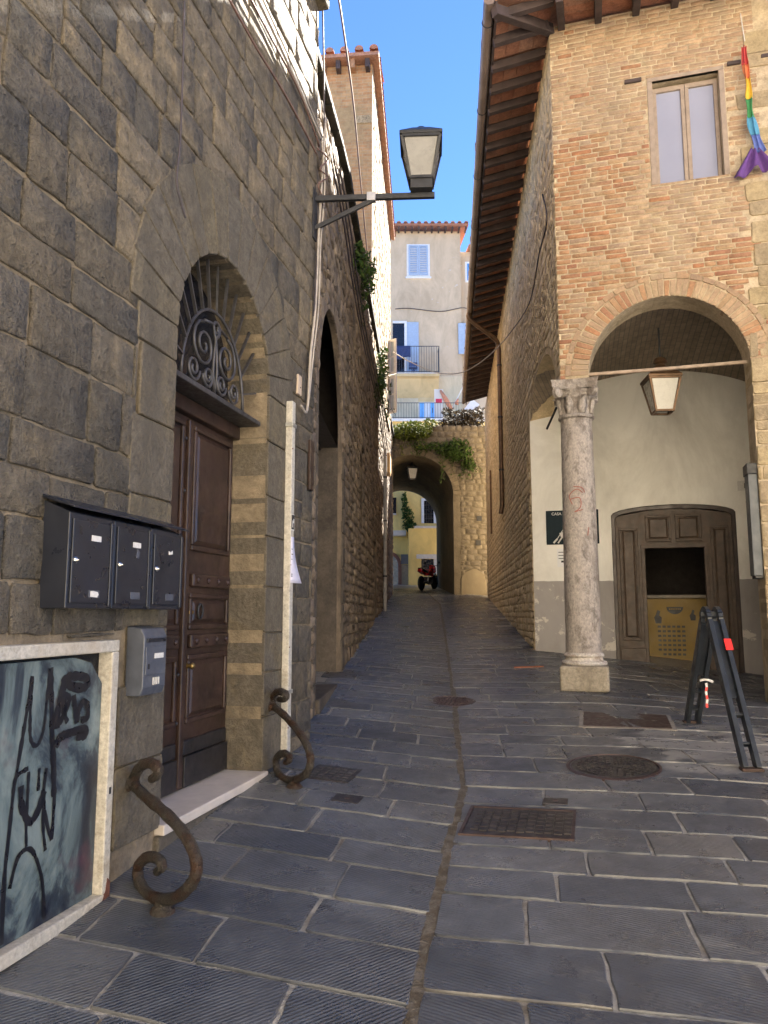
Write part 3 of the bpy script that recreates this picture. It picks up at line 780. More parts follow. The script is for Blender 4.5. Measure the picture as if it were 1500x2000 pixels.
# ---------------------------------------------------------------- conduit, notice, junction plate
aB, zB = W1.px(550, 1482, .05); aT, zT = W1.px(581, 792, .05)
am = (aB + aT) / 2
con = thing('conduit', 'tall ivory square conduit running up the corner of the stone house', 'conduit', W1.p(am, .56, .03))
MB().fbox(W1, am - .037, am + .037, .56, zT, .006, .065).build('duct', pvc, con, bevel=.008)
for zz in (3.08, 1.0): MB().fbox(W1, am - .05, am + .05, zz, zz + .03, .004, .071).build('clamp', plain('zinc_clamp%d' % int(zz), (.4, .4, .38), .4, .6), con, bevel=.003)
for zz in (.75, 1.35, 1.98, 2.9): MB().lathe(W1.p(am - .027, zz, .064), [(.006, 0), (.005, .004), (.002, .006)], 8, W1.n).build('screw', rust_flake, con)
st = thing('sticker', 'torn black and white sticker wrapped on the ivory conduit above the paper notice', 'sticker', W1.p(am, 2.22, .066))
MB().fbox(W1, am - .034, am + .034, 2.25, 2.38, .0655, .067).build('sheet', label_white, st)
for (x0, x1, q0, q1) in [(-.03, -.012, 2.26, 2.37), (-.012, .01, 2.33, 2.36), (-.02, .03, 2.345, 2.375), (.008, .026, 2.26, 2.31), (-.012, .006, 2.26, 2.275)]:
    MB().fbox(W1, am + x0, am + x1, q0, q1, .0672, .068).build('letter_stroke', ink, st)
nt_ = thing('paper_notice', 'curling white paper notice taped to the ivory conduit', 'notice', W1.p(am, 1.82, .07))
mb = MB(); N = 10
for i in range(N + 1):
    z = 1.84 + .36 * i / N; fl = (1 - i / N) ** 2
    for a, bx in ((-.035, .066), (.0, .0665), (.034 + .05 * fl, .067 + .05 * fl)): mb.v.append(W1.p(am + a, z, bx + .001))
for i in range(N):
    for k in range(2): mb.f.append((i * 3 + k, i * 3 + k + 1, i * 3 + k + 4, i * 3 + k + 3))
sh = mb.build('sheet', paper, nt_, smooth=True); sm_ = sh.modifiers.new('thickness', 'SOLIDIFY'); sm_.thickness = .001; sm_.offset = 1
for k, (zz, ww) in enumerate([(2.1, .02), (2.06, .03), (2.02, .016), (1.905, .04), (1.89, .04)]): MB().fbox(W1, am - .02, am - .02 + ww, zz, zz + .008, .0685, .0695).build('print_line', ink, nt_)
ja, jz = W1.px(585, 752, .02)
tp = tag(MB().fbox(W1, ja - .045, ja + .045, jz - .085, jz + .085, -.01, .025).build('junction_plate', plate_beige, bevel=.006), 'small beige junction box cover above the top of the conduit', 'junction box')
MB().lathe(W1.p(ja + .01, jz - .02, .0245), [(.008, 0), (.006, .004)], 8, W1.n).build('screw', dark_iron, tp)
# ================================================================ LOGGIA HOUSE (right)
brick_buff = stone_mat('buff_brick', [(.42, .285, .18), (.46, .32, .2), (.38, .265, .175), (.43, .28, .17), (.35, .25, .175)], (.45, .35, .22), .25, 1.4, 45, .5, dirt=(.3, .23, .16))
brick_red = stone_mat('red_brick', [(.4, .19, .1), (.38, .23, .13), (.42, .245, .135), (.34, .165, .1), (.41, .28, .165)], (.43, .33, .21), .2, 1.6, 45, .5)
brick_mortar = stone_mat('lime_mortar', [(.52, .42, .29)], (.43, .34, .22), .45, 1.5, 35, .6)
gold_rub = stone_mat('golden_rubble', [(.74, .58, .36), (.66, .51, .31), (.79, .64, .42), (.7, .55, .36), (.6, .47, .3)], (.8, .67, .45), .3, 1.1, 30, .8)
gold_m = stone_mat('golden_mortar', [(.7, .55, .34)], (.6, .46, .27), .5, .8, 24, .7)
quoin = stone_mat('ochre_quoin_stone', [(.36, .28, .16), (.42, .33, .2), (.33, .26, .17), (.3, .23, .14)], (.42, .34, .22), .3, 1.6, 34, .6)
col_stone = stone_mat('pitted_travertine', [(.66, .58, .51)], (.36, .305, .26), .42, 9, 36, 1.0, dirt=(.27, .225, .19), stretch=(1, 1, .7), dist=.02)
vault_m = brick_mat('vault_brick', (.36, .28, .2), (.28, .22, .16), (.2, .17, .13), (FS.u.x, FS.u.y), 4, 14, .5, vvec=(FF.u.x, FF.u.y))
def plaster(name, col, patch, amt=.5, s=.9):
    m, nt, b = newmat(name); p = pos(nt)
    c = ramp(nt, noise(nt, p, s, 6, .6), [(.3, tuple(x * .86 for x in col)), (.7, tuple(min(1, x * 1.06) for x in col))])
    c = mixc(nt, 'MULTIPLY', .5, c, ramp(nt, noise(nt, pos(nt, (1, 1, .45)), 1.1, 6, .7, .6), [(.35, (.62, .6, .56)), (.58, (1.05, 1.05, 1.05))]))
    pk = ramp(nt, noise(nt, p, 2.6, 7, .72, .3), [(.74 - amt * .16, (0, 0, 0)), (.76 - amt * .16, (1, 1, 1))])
    c = mixc(nt, 'MIX', pk, c, patch)
    nt.links.new(c, b.inputs['Base Color']); b.inputs['Roughness'].default_value = .85
    q = bump(nt, b, noise(nt, p, 14, 5), .2, .01); bump(nt, b, pk, -.4, .006, q); return m
white_pl = plaster('white_plaster', (.88, .86, .8), (.6, .55, .46), .2)
grey_pl = plaster('grey_dado_paint', (.38, .355, .34), (.6, .56, .5), .95)
terracotta = stone_mat('terracotta_tile', [(.4, .18, .11), (.45, .22, .14), (.36, .16, .1), (.42, .24, .17)], (.34, .2, .15), .25, 2, 40, .3)
raf_m = plain('dark_rafter_wood', (.06, .042, .04), .8, wear=.3, scale=6)
gutter_m = plain('painted_gutter', (.26, .2, .17), .45, .2, wear=.25, scale=3)
copper = plain('brown_copper', (.14, .085, .05), .45, .6, wear=.3)
sign_m = plain('dark_teal_sign', (.014, .025, .032), .65, wear=.1, spec=.15)
frame_grey = plain('weathered_window_wood', (.3, .235, .185), .7, wear=.2, scale=10)
pane_m = plain('lavender_pane', (.29, .3, .38), .06, wear=.05, scale=1.5, bumpy=0)

LO = thing('loggia_house', 'brick and stone house on the right with an arched corner loggia', 'house', FF.p(1.2, .7, -.2))
WT = 9.05
FA0, FA1, FZS, FR_ = .33, 2.10, 4.42, .885; FAC = (FA0 + FA1) / 2
# ---- front wall
win = (1.2, 1.95, 6.71, 8.05)
fl = [(0, 4.38)] + arch_loop(FAC, FR_, FZS, 4.38, 24) + [(FA1, .2), (6.2, .2), (6.2, WT), (0, WT)]
wh = [(win[0], win[2]), (win[1], win[2]), (win[1], win[3]), (win[0], win[3])]
fl2 = [(0, 4.38)] + arch_loop(FAC, FR_, FZS, 4.38, 24)[:-1] + [(FA1, .2), (6.2, .2), (6.2, WT), (0, WT)]
fm = wall_sheet(FF, fl2, [wh], -.003, .25)
bk = wall_sheet(FF, fl2, [wh], -.4); fm.add(bk.v, bk.f)
lp = arch_loop(FAC, FR_, FZS, 4.38, 24)[:-1] + [(FA1, .2)]
fm.add([FF.p(a, z, -.006) for a, z in lp] + [FF.p(a, z, -.4) for a, z in lp], [(i, i + 1, len(lp) + i + 1, len(lp) + i) for i in range(len(lp) - 1)])
fm.add([FF.p(0, 4.38, -.006), FF.p(FA0, 4.38, -.006), FF.p(FA0, 4.38, -.4), FF.p(0, 4.38, -.4)], [(0, 1, 2, 3)])
fm.add([FF.p(6.2, .2, 0), FF.p(6.2, WT, 0), FF.p(6.2, WT, -9), FF.p(6.2, .2, -9)], [(0, 1, 2, 3)])
front = fm.build('front_wall', brick_mortar, LO)
rg = random.Random(8)
RH = .0635; BL = .25
polys = []
z = 4.385; k = 0
while z < WT - .03:
    a = -.02 - rg.uniform(0, .2)
    while a < 2.33:
        L_ = BL * rg.choice([1, 1, .52, rg.uniform(.7, 1.15)])
        tilt = rg.uniform(-.004, .004); wv = .012 * math.sin(a * 2.1 + z * .7)
        x0, x1 = max(0, a + .006), min(2.36, a + L_ - .007)
        if x1 - x0 > .03: polys.append([(x0, z + .0075 + wv), (x1, z + .0075 + wv + tilt), (x1, z + RH - .0085 + wv + tilt), (x0, z + RH - .0085 + wv)])
        a += L_
    z += RH; k += 1
polys = cut_arch(polys, FAC, FR_ + .27, FZS); polys = cut_rect(polys, win[0] - .07, win[1] + .07, win[2] - .0, win[3] + .05)
polys = [p for p in polys if area(p) > .002]
# ochre quoin blocks on the far right of the face replace brick there
qb = []; z = 4.9
while z < 8.6:
    h = rg.uniform(.16, .3); x = 2.18 + rg.uniform(-.06, .1); qb.append([(x, z + .006), (x + rg.uniform(.35, .6), z + .006), (x + .5, z + h - .006), (x, z + h - .006)]); z += h + (rg.uniform(.0, .3) if rg.random() < .5 else 0)
polys = [p for p in polys if not any(min(x for x, _ in q) - .02 < cen(p)[0] and q[0][1] - .03 < cen(p)[1] < q[2][1] + .03 for q in qb)]
redzone = lambda c: (c[0] < 1.0 - .25 * math.sin(c[1] * 2.3) and 5.3 < c[1] < 7.35 + .15 * math.sin(c[0] * 5)) or c[1] < 5.2 or (c[0] > 1.6 and c[1] < 5.95) or rnd.random() < .06
pr = [p for p in polys if redzone(cen(p)) and rg.random() < .8]; ids = {id(p) for p in pr}; pb = [p for p in polys if id(p) not in ids]
pieces(front, 'brick', brick_red, pr, FF.p, .012, .004, 'small_red_bricks', 150, rg=rg, r=.005, seg=.5, jit=.002, bulge=.002, uneven=.008)
pieces(front, 'brick', brick_buff, pb, FF.p, .012, .002, 'small_buff_bricks', 150, rg=rg, r=.005, seg=.5, jit=.0025, bulge=.002, uneven=.008)
for p in qb:
    m = MB(); stone(m, FF.p, p, .015, .012, r=.018, seg=.15, jit=.006, bulge=.01, rg=rg); m.build('quoin_stone', quoin, front, smooth='auto')
# arch of two rings of brick
for p in voussoirs(FAC, FZS, FR_ + .001, FR_ + .2, 46, .012, rg=rg, var=.012):
    m = MB(); stone(m, FF.p, p, .12, .008 + rg.uniform(-.004, .004), r=.006, seg=.3, jit=.0025, bulge=.003, rg=rg); m.build('arch_brick', rg.choice([brick_red, brick_buff, brick_buff]), front, smooth='auto')
for p in voussoirs(FAC, FZS, FR_ + .212, FR_ + .272, 24, .012, rg=rg, var=.004):
    m = MB(); stone(m, FF.p, p, .05, .012, r=.006, seg=.2, jit=.0025, bulge=.003, rg=rg); m.build('arch_rim_brick', brick_buff, front, smooth='auto')
# pier on the right
pz = coursed(FA1 - .0, 2.75, .25, 4.62, (.16, .3), (.3, .6), .016, rg, wob=.004)
for p in pz:
    m = MB(); stone(m, FF.p, p, .3, .012 + rg.uniform(-.006, .006), r=.016, seg=.15, jit=.005, bulge=.008, rg=rg); m.build('pier_stone', quoin, front, smooth='auto')
# ---- window
wi = MB(); fw = .055; a0, a1, z0, z1 = win
wi.fbox(FF, a0 - .06, a1 + .06, z1, z1 + .05, -.05, .008); wi.fbox(FF, a0 - .06, a0, z0, z1, -.05, .008); wi.fbox(FF, a1, a1 + .06, z0, z1, -.05, .008)
window = wi.build('window', frame_grey, LO, bevel=.006)
am_ = (a0 + a1) / 2
for (x0, x1) in ((a0 + .004, am_ - .002), (am_ + .002, a1 - .004)):
    f = MB(); f.fbox(FF, x0, x1, z0 + .004, z0 + .06, -.15, -.1); f.fbox(FF, x0, x1, z1 - .09, z1 - .03, -.15, -.1); f.fbox(FF, x0, x0 + .045, z0 + .06, z1 - .09, -.15, -.1); f.fbox(FF, x1 - .045, x1, z0 + .06, z1 - .09, -.15, -.1)
    f.build('casement', frame_grey, window, bevel=.005)
    MB().fbox(FF, x0 + .047, x1 - .047, z0 + .062, z1 - .092, -.135, -.125).build('pane', pane_m, window)
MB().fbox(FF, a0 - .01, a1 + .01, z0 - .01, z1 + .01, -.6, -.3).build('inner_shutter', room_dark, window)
for x0, x1, zz in ((.88, 1.08, 8.1), (2.05, 2.2, 8.1), (2.42, 2.6, 8.12)): MB().fbox(FF, x0, x1, zz - .025, zz + .02, -.02, .03).build('lintel_beam_end', raf_m, window, bevel=.006)
# ---- column
CX, CY = 2.33, 9.1
_gz = g(CX, CY) - .02
def cbox(h, z0, z1, mb=None, j=0):
    mb = mb or MB(); u, n = FF.u, FF.n; c = V((CX, CY, 0)); P = []
    for z in (z0, z1):
        for s, t in ((-1, -1), (1, -1), (1, 1), (-1, 1)): q = c + u * s * h + n * t * h; P.append((q.x, q.y, z))
    return mb.box8(P)
column = cbox(.272, _gz, 1.02).build('column', stone_mat('plinth_stone', [(.36, .31, .235)], (.27, .23, .17), .4, 5, 40, .6, dirt=(.2, .17, .13)), LO, bevel=.03)
column.name = 'column'
MB().lathe((CX, CY, 1.015), [(.235, 0), (.258, .012), (.262, .03), (.25, .05), (.215, .062), (.208, .09), (.224, .1), (.23, .115), (.222, .135), (.2, .15)], 32).build('base', stone_mat('whitewashed_base', [(.72, .66, .58)], (.45, .36, .29), .45, 9, 40, .8), column, smooth='auto')
sh = []; rr = random.Random(4); N = 28
mb = MB()
for j in range(31):
    z = 1.16 + (3.93 - 1.16) * j / 30; rad = .204 - .02 * (j / 30) ** 1.4
    for i in range(N):
        t = 2 * math.pi * i / N; r_ = rad + rr.uniform(-.002, .002) + (-.008 if rr.random() < .04 else 0)
        mb.v.append((CX + r_ * math.cos(t), CY + r_ * math.sin(t), z))
for j in range(30):
    for i in range(N): mb.f.append((j * N + i, j * N + (i + 1) % N, (j + 1) * N + (i + 1) % N, (j + 1) * N + i))
mb.build('shaft', col_stone, column, smooth=True)
MB().lathe((CX, CY, 3.92), [(.186, 0), (.212, .015), (.216, .035), (.2, .05), (.19, .06), (.188, .16), (.2, .24), (.225, .3), (.25, .34)], 32).build('capital', col_stone, column, smooth='auto')
# acanthus tongues, corner volutes and hollow-sided abacus
for i in range(8):
    t = math.atan2(FF.u.y, FF.u.x) + math.pi / 8 + i * math.pi / 4; d = V((math.cos(t), math.sin(t), 0)); s_ = V((-d.y, d.x, 0)); c = V((CX, CY, 0))
    m = MB(); P = []
    for z, ro, wd in ((3.98, .19, .045), (4.06, .205, .06), (4.14, .222, .05), (4.18, .255, .03), (4.165, .27, .02)):
        P += [c + d * ro - s_ * wd + V((0, 0, z)), c + d * (ro + .022) + V((0, 0, z)), c + d * ro + s_ * wd + V((0, 0, z)), c + d * (ro - .04) + V((0, 0, z))]
    m.add(P, [(4 * k + q, 4 * k + (q + 1) % 4, 4 * k + 4 + (q + 1) % 4, 4 * k + 4 + q) for k in range(4) for q in range(4)] + [(0, 1, 2, 3), (16, 17, 18, 19)])
    m.build('acanthus_leaf', col_stone, column, smooth=True)
for i in range(4):
    t = math.atan2(FF.u.y, FF.u.x) + math.pi / 4 + i * math.pi / 2; d = V((math.cos(t), math.sin(t), 0)); s_ = V((-d.y, d.x, 0)); c = V((CX, CY, 4.235)) + d * .285
    m = MB().lathe(c - s_ * .035, [(.035, 0), (.062, .004), (.066, .02), (.05, .035), (.066, .05), (.062, .066), (.035, .07)], 14, s_)
    m.build('volute', col_stone, column, smooth='auto')
ab = MB(); u, n = FF.u, FF.n; ring_ = []
for s in range(4):
    e1 = [u, n, -u, -n][s]; e2 = [n, -u, -n, u][s]
    for k in range(6):
        q = -1 + 2 * k / 6; r_ = .262 - .035 * (1 - q * q); ring_.append(e1 * r_ + e2 * (q * .262) )
m_ = len(ring_); P = [(CX + q.x * sc_, CY + q.y * sc_, z) for z, sc_ in ((4.27, .95), (4.31, 1.02), (4.33, 1.0), (4.378, 1.06)) for q in ring_]
ab.add(P, [(k * m_ + i, k * m_ + (i + 1) % m_, (k + 1) * m_ + (i + 1) % m_, (k + 1) * m_ + i) for k in range(3) for i in range(m_)] + [tuple(range(m_)), tuple(range(3 * m_, 4 * m_))])
ab.build('abacus', col_stone, column, smooth='auto')
pinkpaint = plain('red_scribble', (.42, .17, .13), .8, wear=.3)
for pts in ([(1118, 985), (1112, 968), (1126, 955), (1138, 962)], [(1114, 975), (1132, 972), (1134, 990), (1122, 1000)], [(1120, 950), (1136, 952), (1142, 962)], [(1150, 1030), (1148, 1046)], [(1122, 1000), (1138, 995)]):
    P = []
    for x, y in pts:
        r = ray(x, y); A = r.x ** 2 + r.y ** 2; B = -2 * (r.x * CX + r.y * CY); C_ = CX ** 2 + CY ** 2 - .206 ** 2; t = (-B - math.sqrt(max(0, B * B - 4 * A * C_))) / (2 * A); P.append(V((0, 0, CAMZ)) + r * t)
    MB().tube(smooth_path(P, 4), .0055, 5).build('red_scribble_stroke', pinkpaint, column)
# ---- loggia interior: floor comes from the paving; back wall, dado, vault
def Lp(a, t, z):
    p = FF.p(a, z); q = FB.p(a, z); return (p[0] + (q[0] - p[0]) * t, p[1] + (q[1] - p[1]) * t, z)
def f_a(a): k = 1 - ((a - 1.9) / 1.98) ** 2; return 4.5 + .95 * math.sqrt(max(0, k))
def f_t(t): k = 1 - ((t - .53) / .5) ** 2; return 4.42 + .85 * math.sqrt(max(0, k))
mb = MB(); NA, NT = 40, 40
for j in range(NT + 1):
    for i in range(NA + 1):
        a = -.0 + 3.9 * i / NA; t = .06 + .95 * j / NT; mb.v.append(Lp(a + .002, t, max(f_a(a), f_t(t))))
for j in range(NT):
    for i in range(NA): q = j * (NA + 1) + i; mb.f.append((q, q + 1, q + NA + 2, q + NA + 1))
mb.build('vault', vault_m, LO, smooth='auto')
dh = [(1.23, .4), (3.05, .4), (3.05, 3.15)] + [(2.14 + .91 * math.cos(math.pi * i / 12), 3.15 + .15 * math.sin(math.pi * i / 12)) for i in range(1, 12)] + [(1.23, 3.15)]
up = [(0, 2.12), (1.23, 2.12), (1.23, 3.15)] + [(2.14 - .91 * math.cos(math.pi * i / 12), 3.15 + .15 * math.sin(math.pi * i / 12)) for i in range(1, 12)] + [(3.05, 3.15), (3.05, 2.12), (4.0, 2.12), (4.0, 5.6), (0, 5.6)]
wb = wall_sheet(FB, up, [], 0)
wb.add([Lp(3.9, 0.05, .2), Lp(3.9, 1, .2), Lp(3.9, 1, 5.6), Lp(3.9, .05, 5.6)], [(0, 1, 2, 3)])
bw = wb.build('back_wall', white_pl, LO)
wob_ = lambda x0, x1: [(x0 + (x1 - x0) * k / 16, 2.123 + rnd.uniform(-.006, .006)) for k in range(17)]
dado_l = MB().prism(FB, [(1.23, .3)] + wob_(1.23, 0) + [(0, .3)], -.1, .004).build('grey_dado', grey_pl, bw)
dado_r = MB().prism(FB, [(3.9, .3)] + wob_(3.9, 3.05) + [(3.05, .3)], -.1, .004).build('grey_dado', grey_pl, bw)
# ---- shop door: dark timber frame with an open leaf
DZ = .7
sd_ = MB()
sd_.prism(FB, [(1.25, DZ), (1.7, DZ), (1.7, 3.2), (1.25, 3.13)], -.09, -.04); sd_.prism(FB, [(2.6, DZ), (3.03, DZ), (3.03, 3.13), (2.6, 3.2)], -.09, -.04)
sd_.prism(FB, [(1.7, 2.66), (2.6, 2.66), (2.6, 3.2), (2.15, 3.28), (1.7, 3.2)], -.09, -.04)
sdoor = sd_.build('shop_door', brown_wood, LO)
fr_ = MB()
arcp = [(2.14 - .91 * math.cos(math.pi * i / 12), 3.15 + .15 * math.sin(math.pi * i / 12)) for i in range(13)]; arci = [(2.14 - .85 * math.cos(math.pi * i / 12), 3.1 + .13 * math.sin(math.pi * i / 12)) for i in range(13)]
fr_.prism(FB, [(1.23, DZ - .1)] + arcp + [(3.05, DZ - .1), (2.99, DZ - .1)] + arci[::-1] + [(1.29, DZ - .1)], -.12, -.012)
fr_.build('door_frame', dark_wood, sdoor, bevel=.008)
panel(FB, 1.34, 1.62, 1.2, 2.95, -.04, brown_wood, sdoor, .04, .025); panel(FB, 2.68, 2.94, 1.2, 2.95, -.04, brown_wood, sdoor, .04, .025)
panel(FB, 1.74, 2.12, 2.72, 3.14, -.04, brown_wood, sdoor, .04, .025); panel(FB, 2.18, 2.56, 2.72, 3.14, -.04, brown_wood, sdoor, .04, .025)
for x0, x1 in ((1.3, 1.68), (2.62, 2.98)): MB().fbox(FB, x0, x1, DZ + .05, 1.08, -.04, -.015).build('bottom_panel', brown_wood, sdoor, bevel=.008)
MB().fbox(FB, 1.66, 1.72, DZ, 2.66, -.1, -.02).build('door_post', brown_wood, sdoor, bevel=.006); MB().fbox(FB, 2.58, 2.64, DZ, 2.66, -.1, -.02).build('door_post', brown_wood, sdoor, bevel=.006)
MB().fbox(FB, 1.66, 2.64, 2.62, 2.69, -.1, -.018).build('door_head', brown_wood, sdoor, bevel=.006)
MB().fbox(FB, 1.2, 3.08, .5, DZ, -.25, .03).build('threshold', marble, sdoor, bevel=.01)
rm = MB()
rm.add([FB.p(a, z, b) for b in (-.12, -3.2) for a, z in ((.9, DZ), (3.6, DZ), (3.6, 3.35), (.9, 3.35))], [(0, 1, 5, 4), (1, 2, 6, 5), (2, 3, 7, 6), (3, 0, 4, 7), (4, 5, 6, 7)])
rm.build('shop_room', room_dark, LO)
amber = plain('amber_counter_board', (.24, .15, .02), .55, wear=.15, scale=3)
ct = thing('shop_counter', 'amber fronted counter with printed rows, seen inside the open loggia door', 'counter', FB.p(2.1, DZ, -1.2))
MB().fbox(FB, 1.5, 3.2, DZ + .002, 1.86, -1.6, -1.0).build('counter_body', amber, ct, bevel=.01)
MB().fbox(FB, 1.45, 3.25, 1.86, 1.92, -1.65, -.95).build('counter_top', plain('pale_counter_top', (.2, .17, .13), .5), ct, bevel=.01)
bf = -.9985
MB().prism(FB, [(2.2 - .13, 1.72)] + [(2.2 - .13 * math.cos(math.pi * i / 10), 1.72 - .12 * math.sin(math.pi * i / 10)) for i in range(1, 10)] + [(2.33, 1.72)], -1.0, bf).build('round_badge', ink, ct)
for i in range(7): MB().fbox(FB, 2.11 + i * .027, 2.13 + i * .027, 1.675, 1.695, bf, bf + .001).build('badge_letter', amber, ct)
for r_ in range(7):
    for c_ in range(6 if r_ < 6 else 5):
        MB().fbox(FB, 1.92 + c_ * .075 + (.07 if r_ == 6 else 0), 1.97 + c_ * .075 + (.07 if r_ == 6 else 0), 1.38 - r_ * .075, 1.415 - r_ * .075, -1.0, bf).build('menu_print', ink, ct)
for x, zz, s in ((1.93, 1.55, 1), (2.47, 1.58, .8)):
    MB().prism(FB, [(x - .04 * s, zz - .1 * s), (x + .05 * s, zz - .1 * s), (x + .06 * s, zz), (x + .02 * s, zz + .03 * s), (x + .04 * s, zz + .1 * s), (x, zz + .12 * s), (x - .03 * s, zz + .04 * s), (x - .06 * s, zz)], -1.0, bf).build('printed_figure', ink, ct)
# ---- side wall along the lane
SA0, SA1, SH = .42, 3.66, .85; SC = (SA0 + SA1) / 2; SR = (SA1 - SA0) / 2; SZ = 4.4
END = 18.6; REND = 17.0
so_ = [(0, 4.38)] + [(SC - SR * math.cos(math.pi * i / 20), SZ + SH * math.sin(math.pi * i / 20)) for i in range(21)] + [(SA1, .3), (END, .3), (END, WT), (0, WT)]
smb = wall_sheet(FS, so_, [], -.006)
lp = [(0, 4.38)] + [(SC - SR * math.cos(math.pi * i / 20), SZ + SH * math.sin(math.pi * i / 20)) for i in range(21)] + [(SA1, .3)]
smb.add([FS.p(a, z, -.006) for a, z in lp] + [FS.p(a, z, -.38) for a, z in lp], [(i, i + 1, len(lp) + i + 1, len(lp) + i) for i in range(len(lp) - 1)])
smb.add([FS.p(END, .3, -.006), FS.p(END, WT, -.006), FS.p(END, WT, -5), FS.p(END, .3, -5)], [(0, 1, 2, 3)])
side = smb.build('side_wall', gold_m, LO)
rg = random.Random(31)
low = coursed(SA1 + .02, END, .6, 4.2, (.09, .18), (.12, .3), .02, rg, wob=.016)
hi = coursed(.0, END, 4.2, WT - .05, (.08, .16), (.14, .34), .02, rg, wob=.008)
k_ = SR / SH
hi = [[(a, SZ + (z - SZ) * k_) for a, z in p] for p in hi]; hi = cut_arch(hi, SC, SR + .16, SZ); hi = [[(a, SZ + (z - SZ) / k_) for a, z in p] for p in hi]
hi = [p for p in hi if cen(p)[1] > 4.4 or cen(p)[0] > SA1]
pieces(side, 'rubble_stone', gold_rub, [p for p in low if p[0][1] > .08 * (8.95 + cen(p)[0]) - .3], FS.p, .03, .012, 'far_rubble', 220, rg=rg, r=.013, seg=.12, jit=.009, bulge=.007, uneven=.02)
pieces(side, 'wall_stone', gold_rub, hi, FS.p, .02, .003, 'far_wall_stones', 70, rg=rg, r=.012, seg=.3, jit=.005, bulge=.006, uneven=.014)
# ---- roof: rafters, tiles between them, gutter, covering
roof = MB()
OV = .74; sl = .26
c0 = FF.p(0, 0, 0)
def rp(fr, a, b, dz=0): return fr.p(a, 9.1 - sl * b + dz, b)
# covering: eave polygon outside, ridge inside
e1 = V(FS.p(REND + .2, 0, OV)); kx = None
# corner of the two eave lines
import mathutils
def meet(f1, b1, f2, b2):
    p = f1.o + f1.n * b1; q = f2.o + f2.n * b2; A = mathutils.Matrix(((f1.u.x, -f2.u.x), (f1.u.y, -f2.u.y))).inverted(); d = (q - p); st = A @ V((d.x, d.y)); r = p + f1.u * st[0]; return r
ec = meet(FS, OV, FF, OV); ez = 9.14 - sl * OV
ri1 = meet(FS, -3.5, FF, -3.5); rz = 9.14 + sl * 3.5
P = [V((ec.x, ec.y, ez)), V((e1.x, e1.y, ez)), V((FS.p(REND + .2, 0, -3.5)[0], FS.p(REND + .2, 0, -3.5)[1], rz)), V((ri1.x, ri1.y, rz)), V((*FF.p(7, 0, OV)[:2], ez)), V((*FF.p(7, 0, -3.5)[:2], rz))]
Q = [p + V((0, 0, .09)) for p in P]
roof.add(P + Q, [(0, 1, 2, 3), (0, 3, 5, 4), (6, 7, 8, 9), (6, 9, 11, 10), (0, 1, 7, 6), (0, 4, 10, 6), (1, 2, 8, 7), (4, 5, 11, 10)])
roof = roof.build('roof', terracotta, LO)
rg = random.Random(2)
n_r = int((REND + .6) / .45)
a_s = -.5
for i in range(n_r):
    a = a_s + i * .45 + rg.uniform(-.02, .02)
    q = MB().bar(rp(FS, a, -.25 if a > .1 else .02, -.075), rp(FS, a, OV - .02, -.075 + rg.uniform(-.004, .004)), .085, .11); q.build('rafter', raf_m, roof, bevel=.006)
    for k in range(4):
        b0 = .0 + k * .18 + .003; b1 = b0 + .174; x0 = a + .05; x1 = a + .4
        MB().box8([rp(FS, x0, b0, -.02), rp(FS, x1, b0, -.02), rp(FS, x1, b1, -.02), rp(FS, x0, b1, -.02), rp(FS, x0, b0, .012), rp(FS, x1, b0, .012), rp(FS, x1, b1, .012), rp(FS, x0, b1, .012)]).build('soffit_tile', terracotta, roof)
for i in range(14):
    a = .15 + i * .45
    MB().bar(rp(FF, a, -.25, -.075), rp(FF, a, OV - .02, -.075), .085, .11).build('rafter', raf_m, roof, bevel=.006)
    for k in range(4):
        b0 = k * .18 + .003; b1 = b0 + .174; x0 = a + .05; x1 = a + .4
        MB().box8([rp(FF, x0, b0, -.02), rp(FF, x1, b0, -.02), rp(FF, x1, b1, -.02), rp(FF, x0, b1, -.02), rp(FF, x0, b0, .012), rp(FF, x1, b0, .012), rp(FF, x1, b1, .012), rp(FF, x0, b1, .012)]).build('soffit_tile', terracotta, roof)
MB().bar(FF.p(.02, 9.02, -.02), (ec.x, ec.y, ez - .13), .1, .13).build('hip_rafter', raf_m, roof, bevel=.006)
MB().bar((ec.x - FS.n.x * .03, ec.y - FS.n.y * .03, ez - .05), FS.p(REND + .2, ez - .05, OV - .03), .03, .1).build('fascia_board', raf_m, roof)
cop = MB()
for i in range(int(17.8 / .22)):
    a = -.7 + i * .22; ring0 = []; 
    for b, zz in ((OV + .1 + rg.uniform(-.03, .03), 0), (-.6, 0)):
        for k in range(7):
            t = math.pi * k / 6; ring0.append(FS.p(a + .085 * math.cos(t), 9.2 - sl * b + .075 * math.sin(t) + rg.uniform(-.004, .004), b))
    cop.add(ring0, [(k, k + 1, 8 + k, 7 + k) for k in range(6)])
stuff(cop.build('eave_tiles', terracotta, roof, smooth='auto'))
gz = ez - .02
gt = MB().tube([V((ec.x, ec.y, gz)) + FS.n * .06 - FS.u * .05, FS.p(6, gz - .01, OV + .06), FS.p(12, gz - .02, OV + .06), FS.p(REND, gz - .04, OV + .06)], .068, 12).build('gutter', gutter_m, roof, smooth='auto')
for i in range(10): MB().tube([FS.p(-.3 + i * 1.7, gz + .072 * math.sin(t * .5236) - .005, OV + .06 + .072 * math.cos(t * .5236)) for t in range(12)], .006, 5, closed=True).build('gutter_bracket', dark_iron, gt)
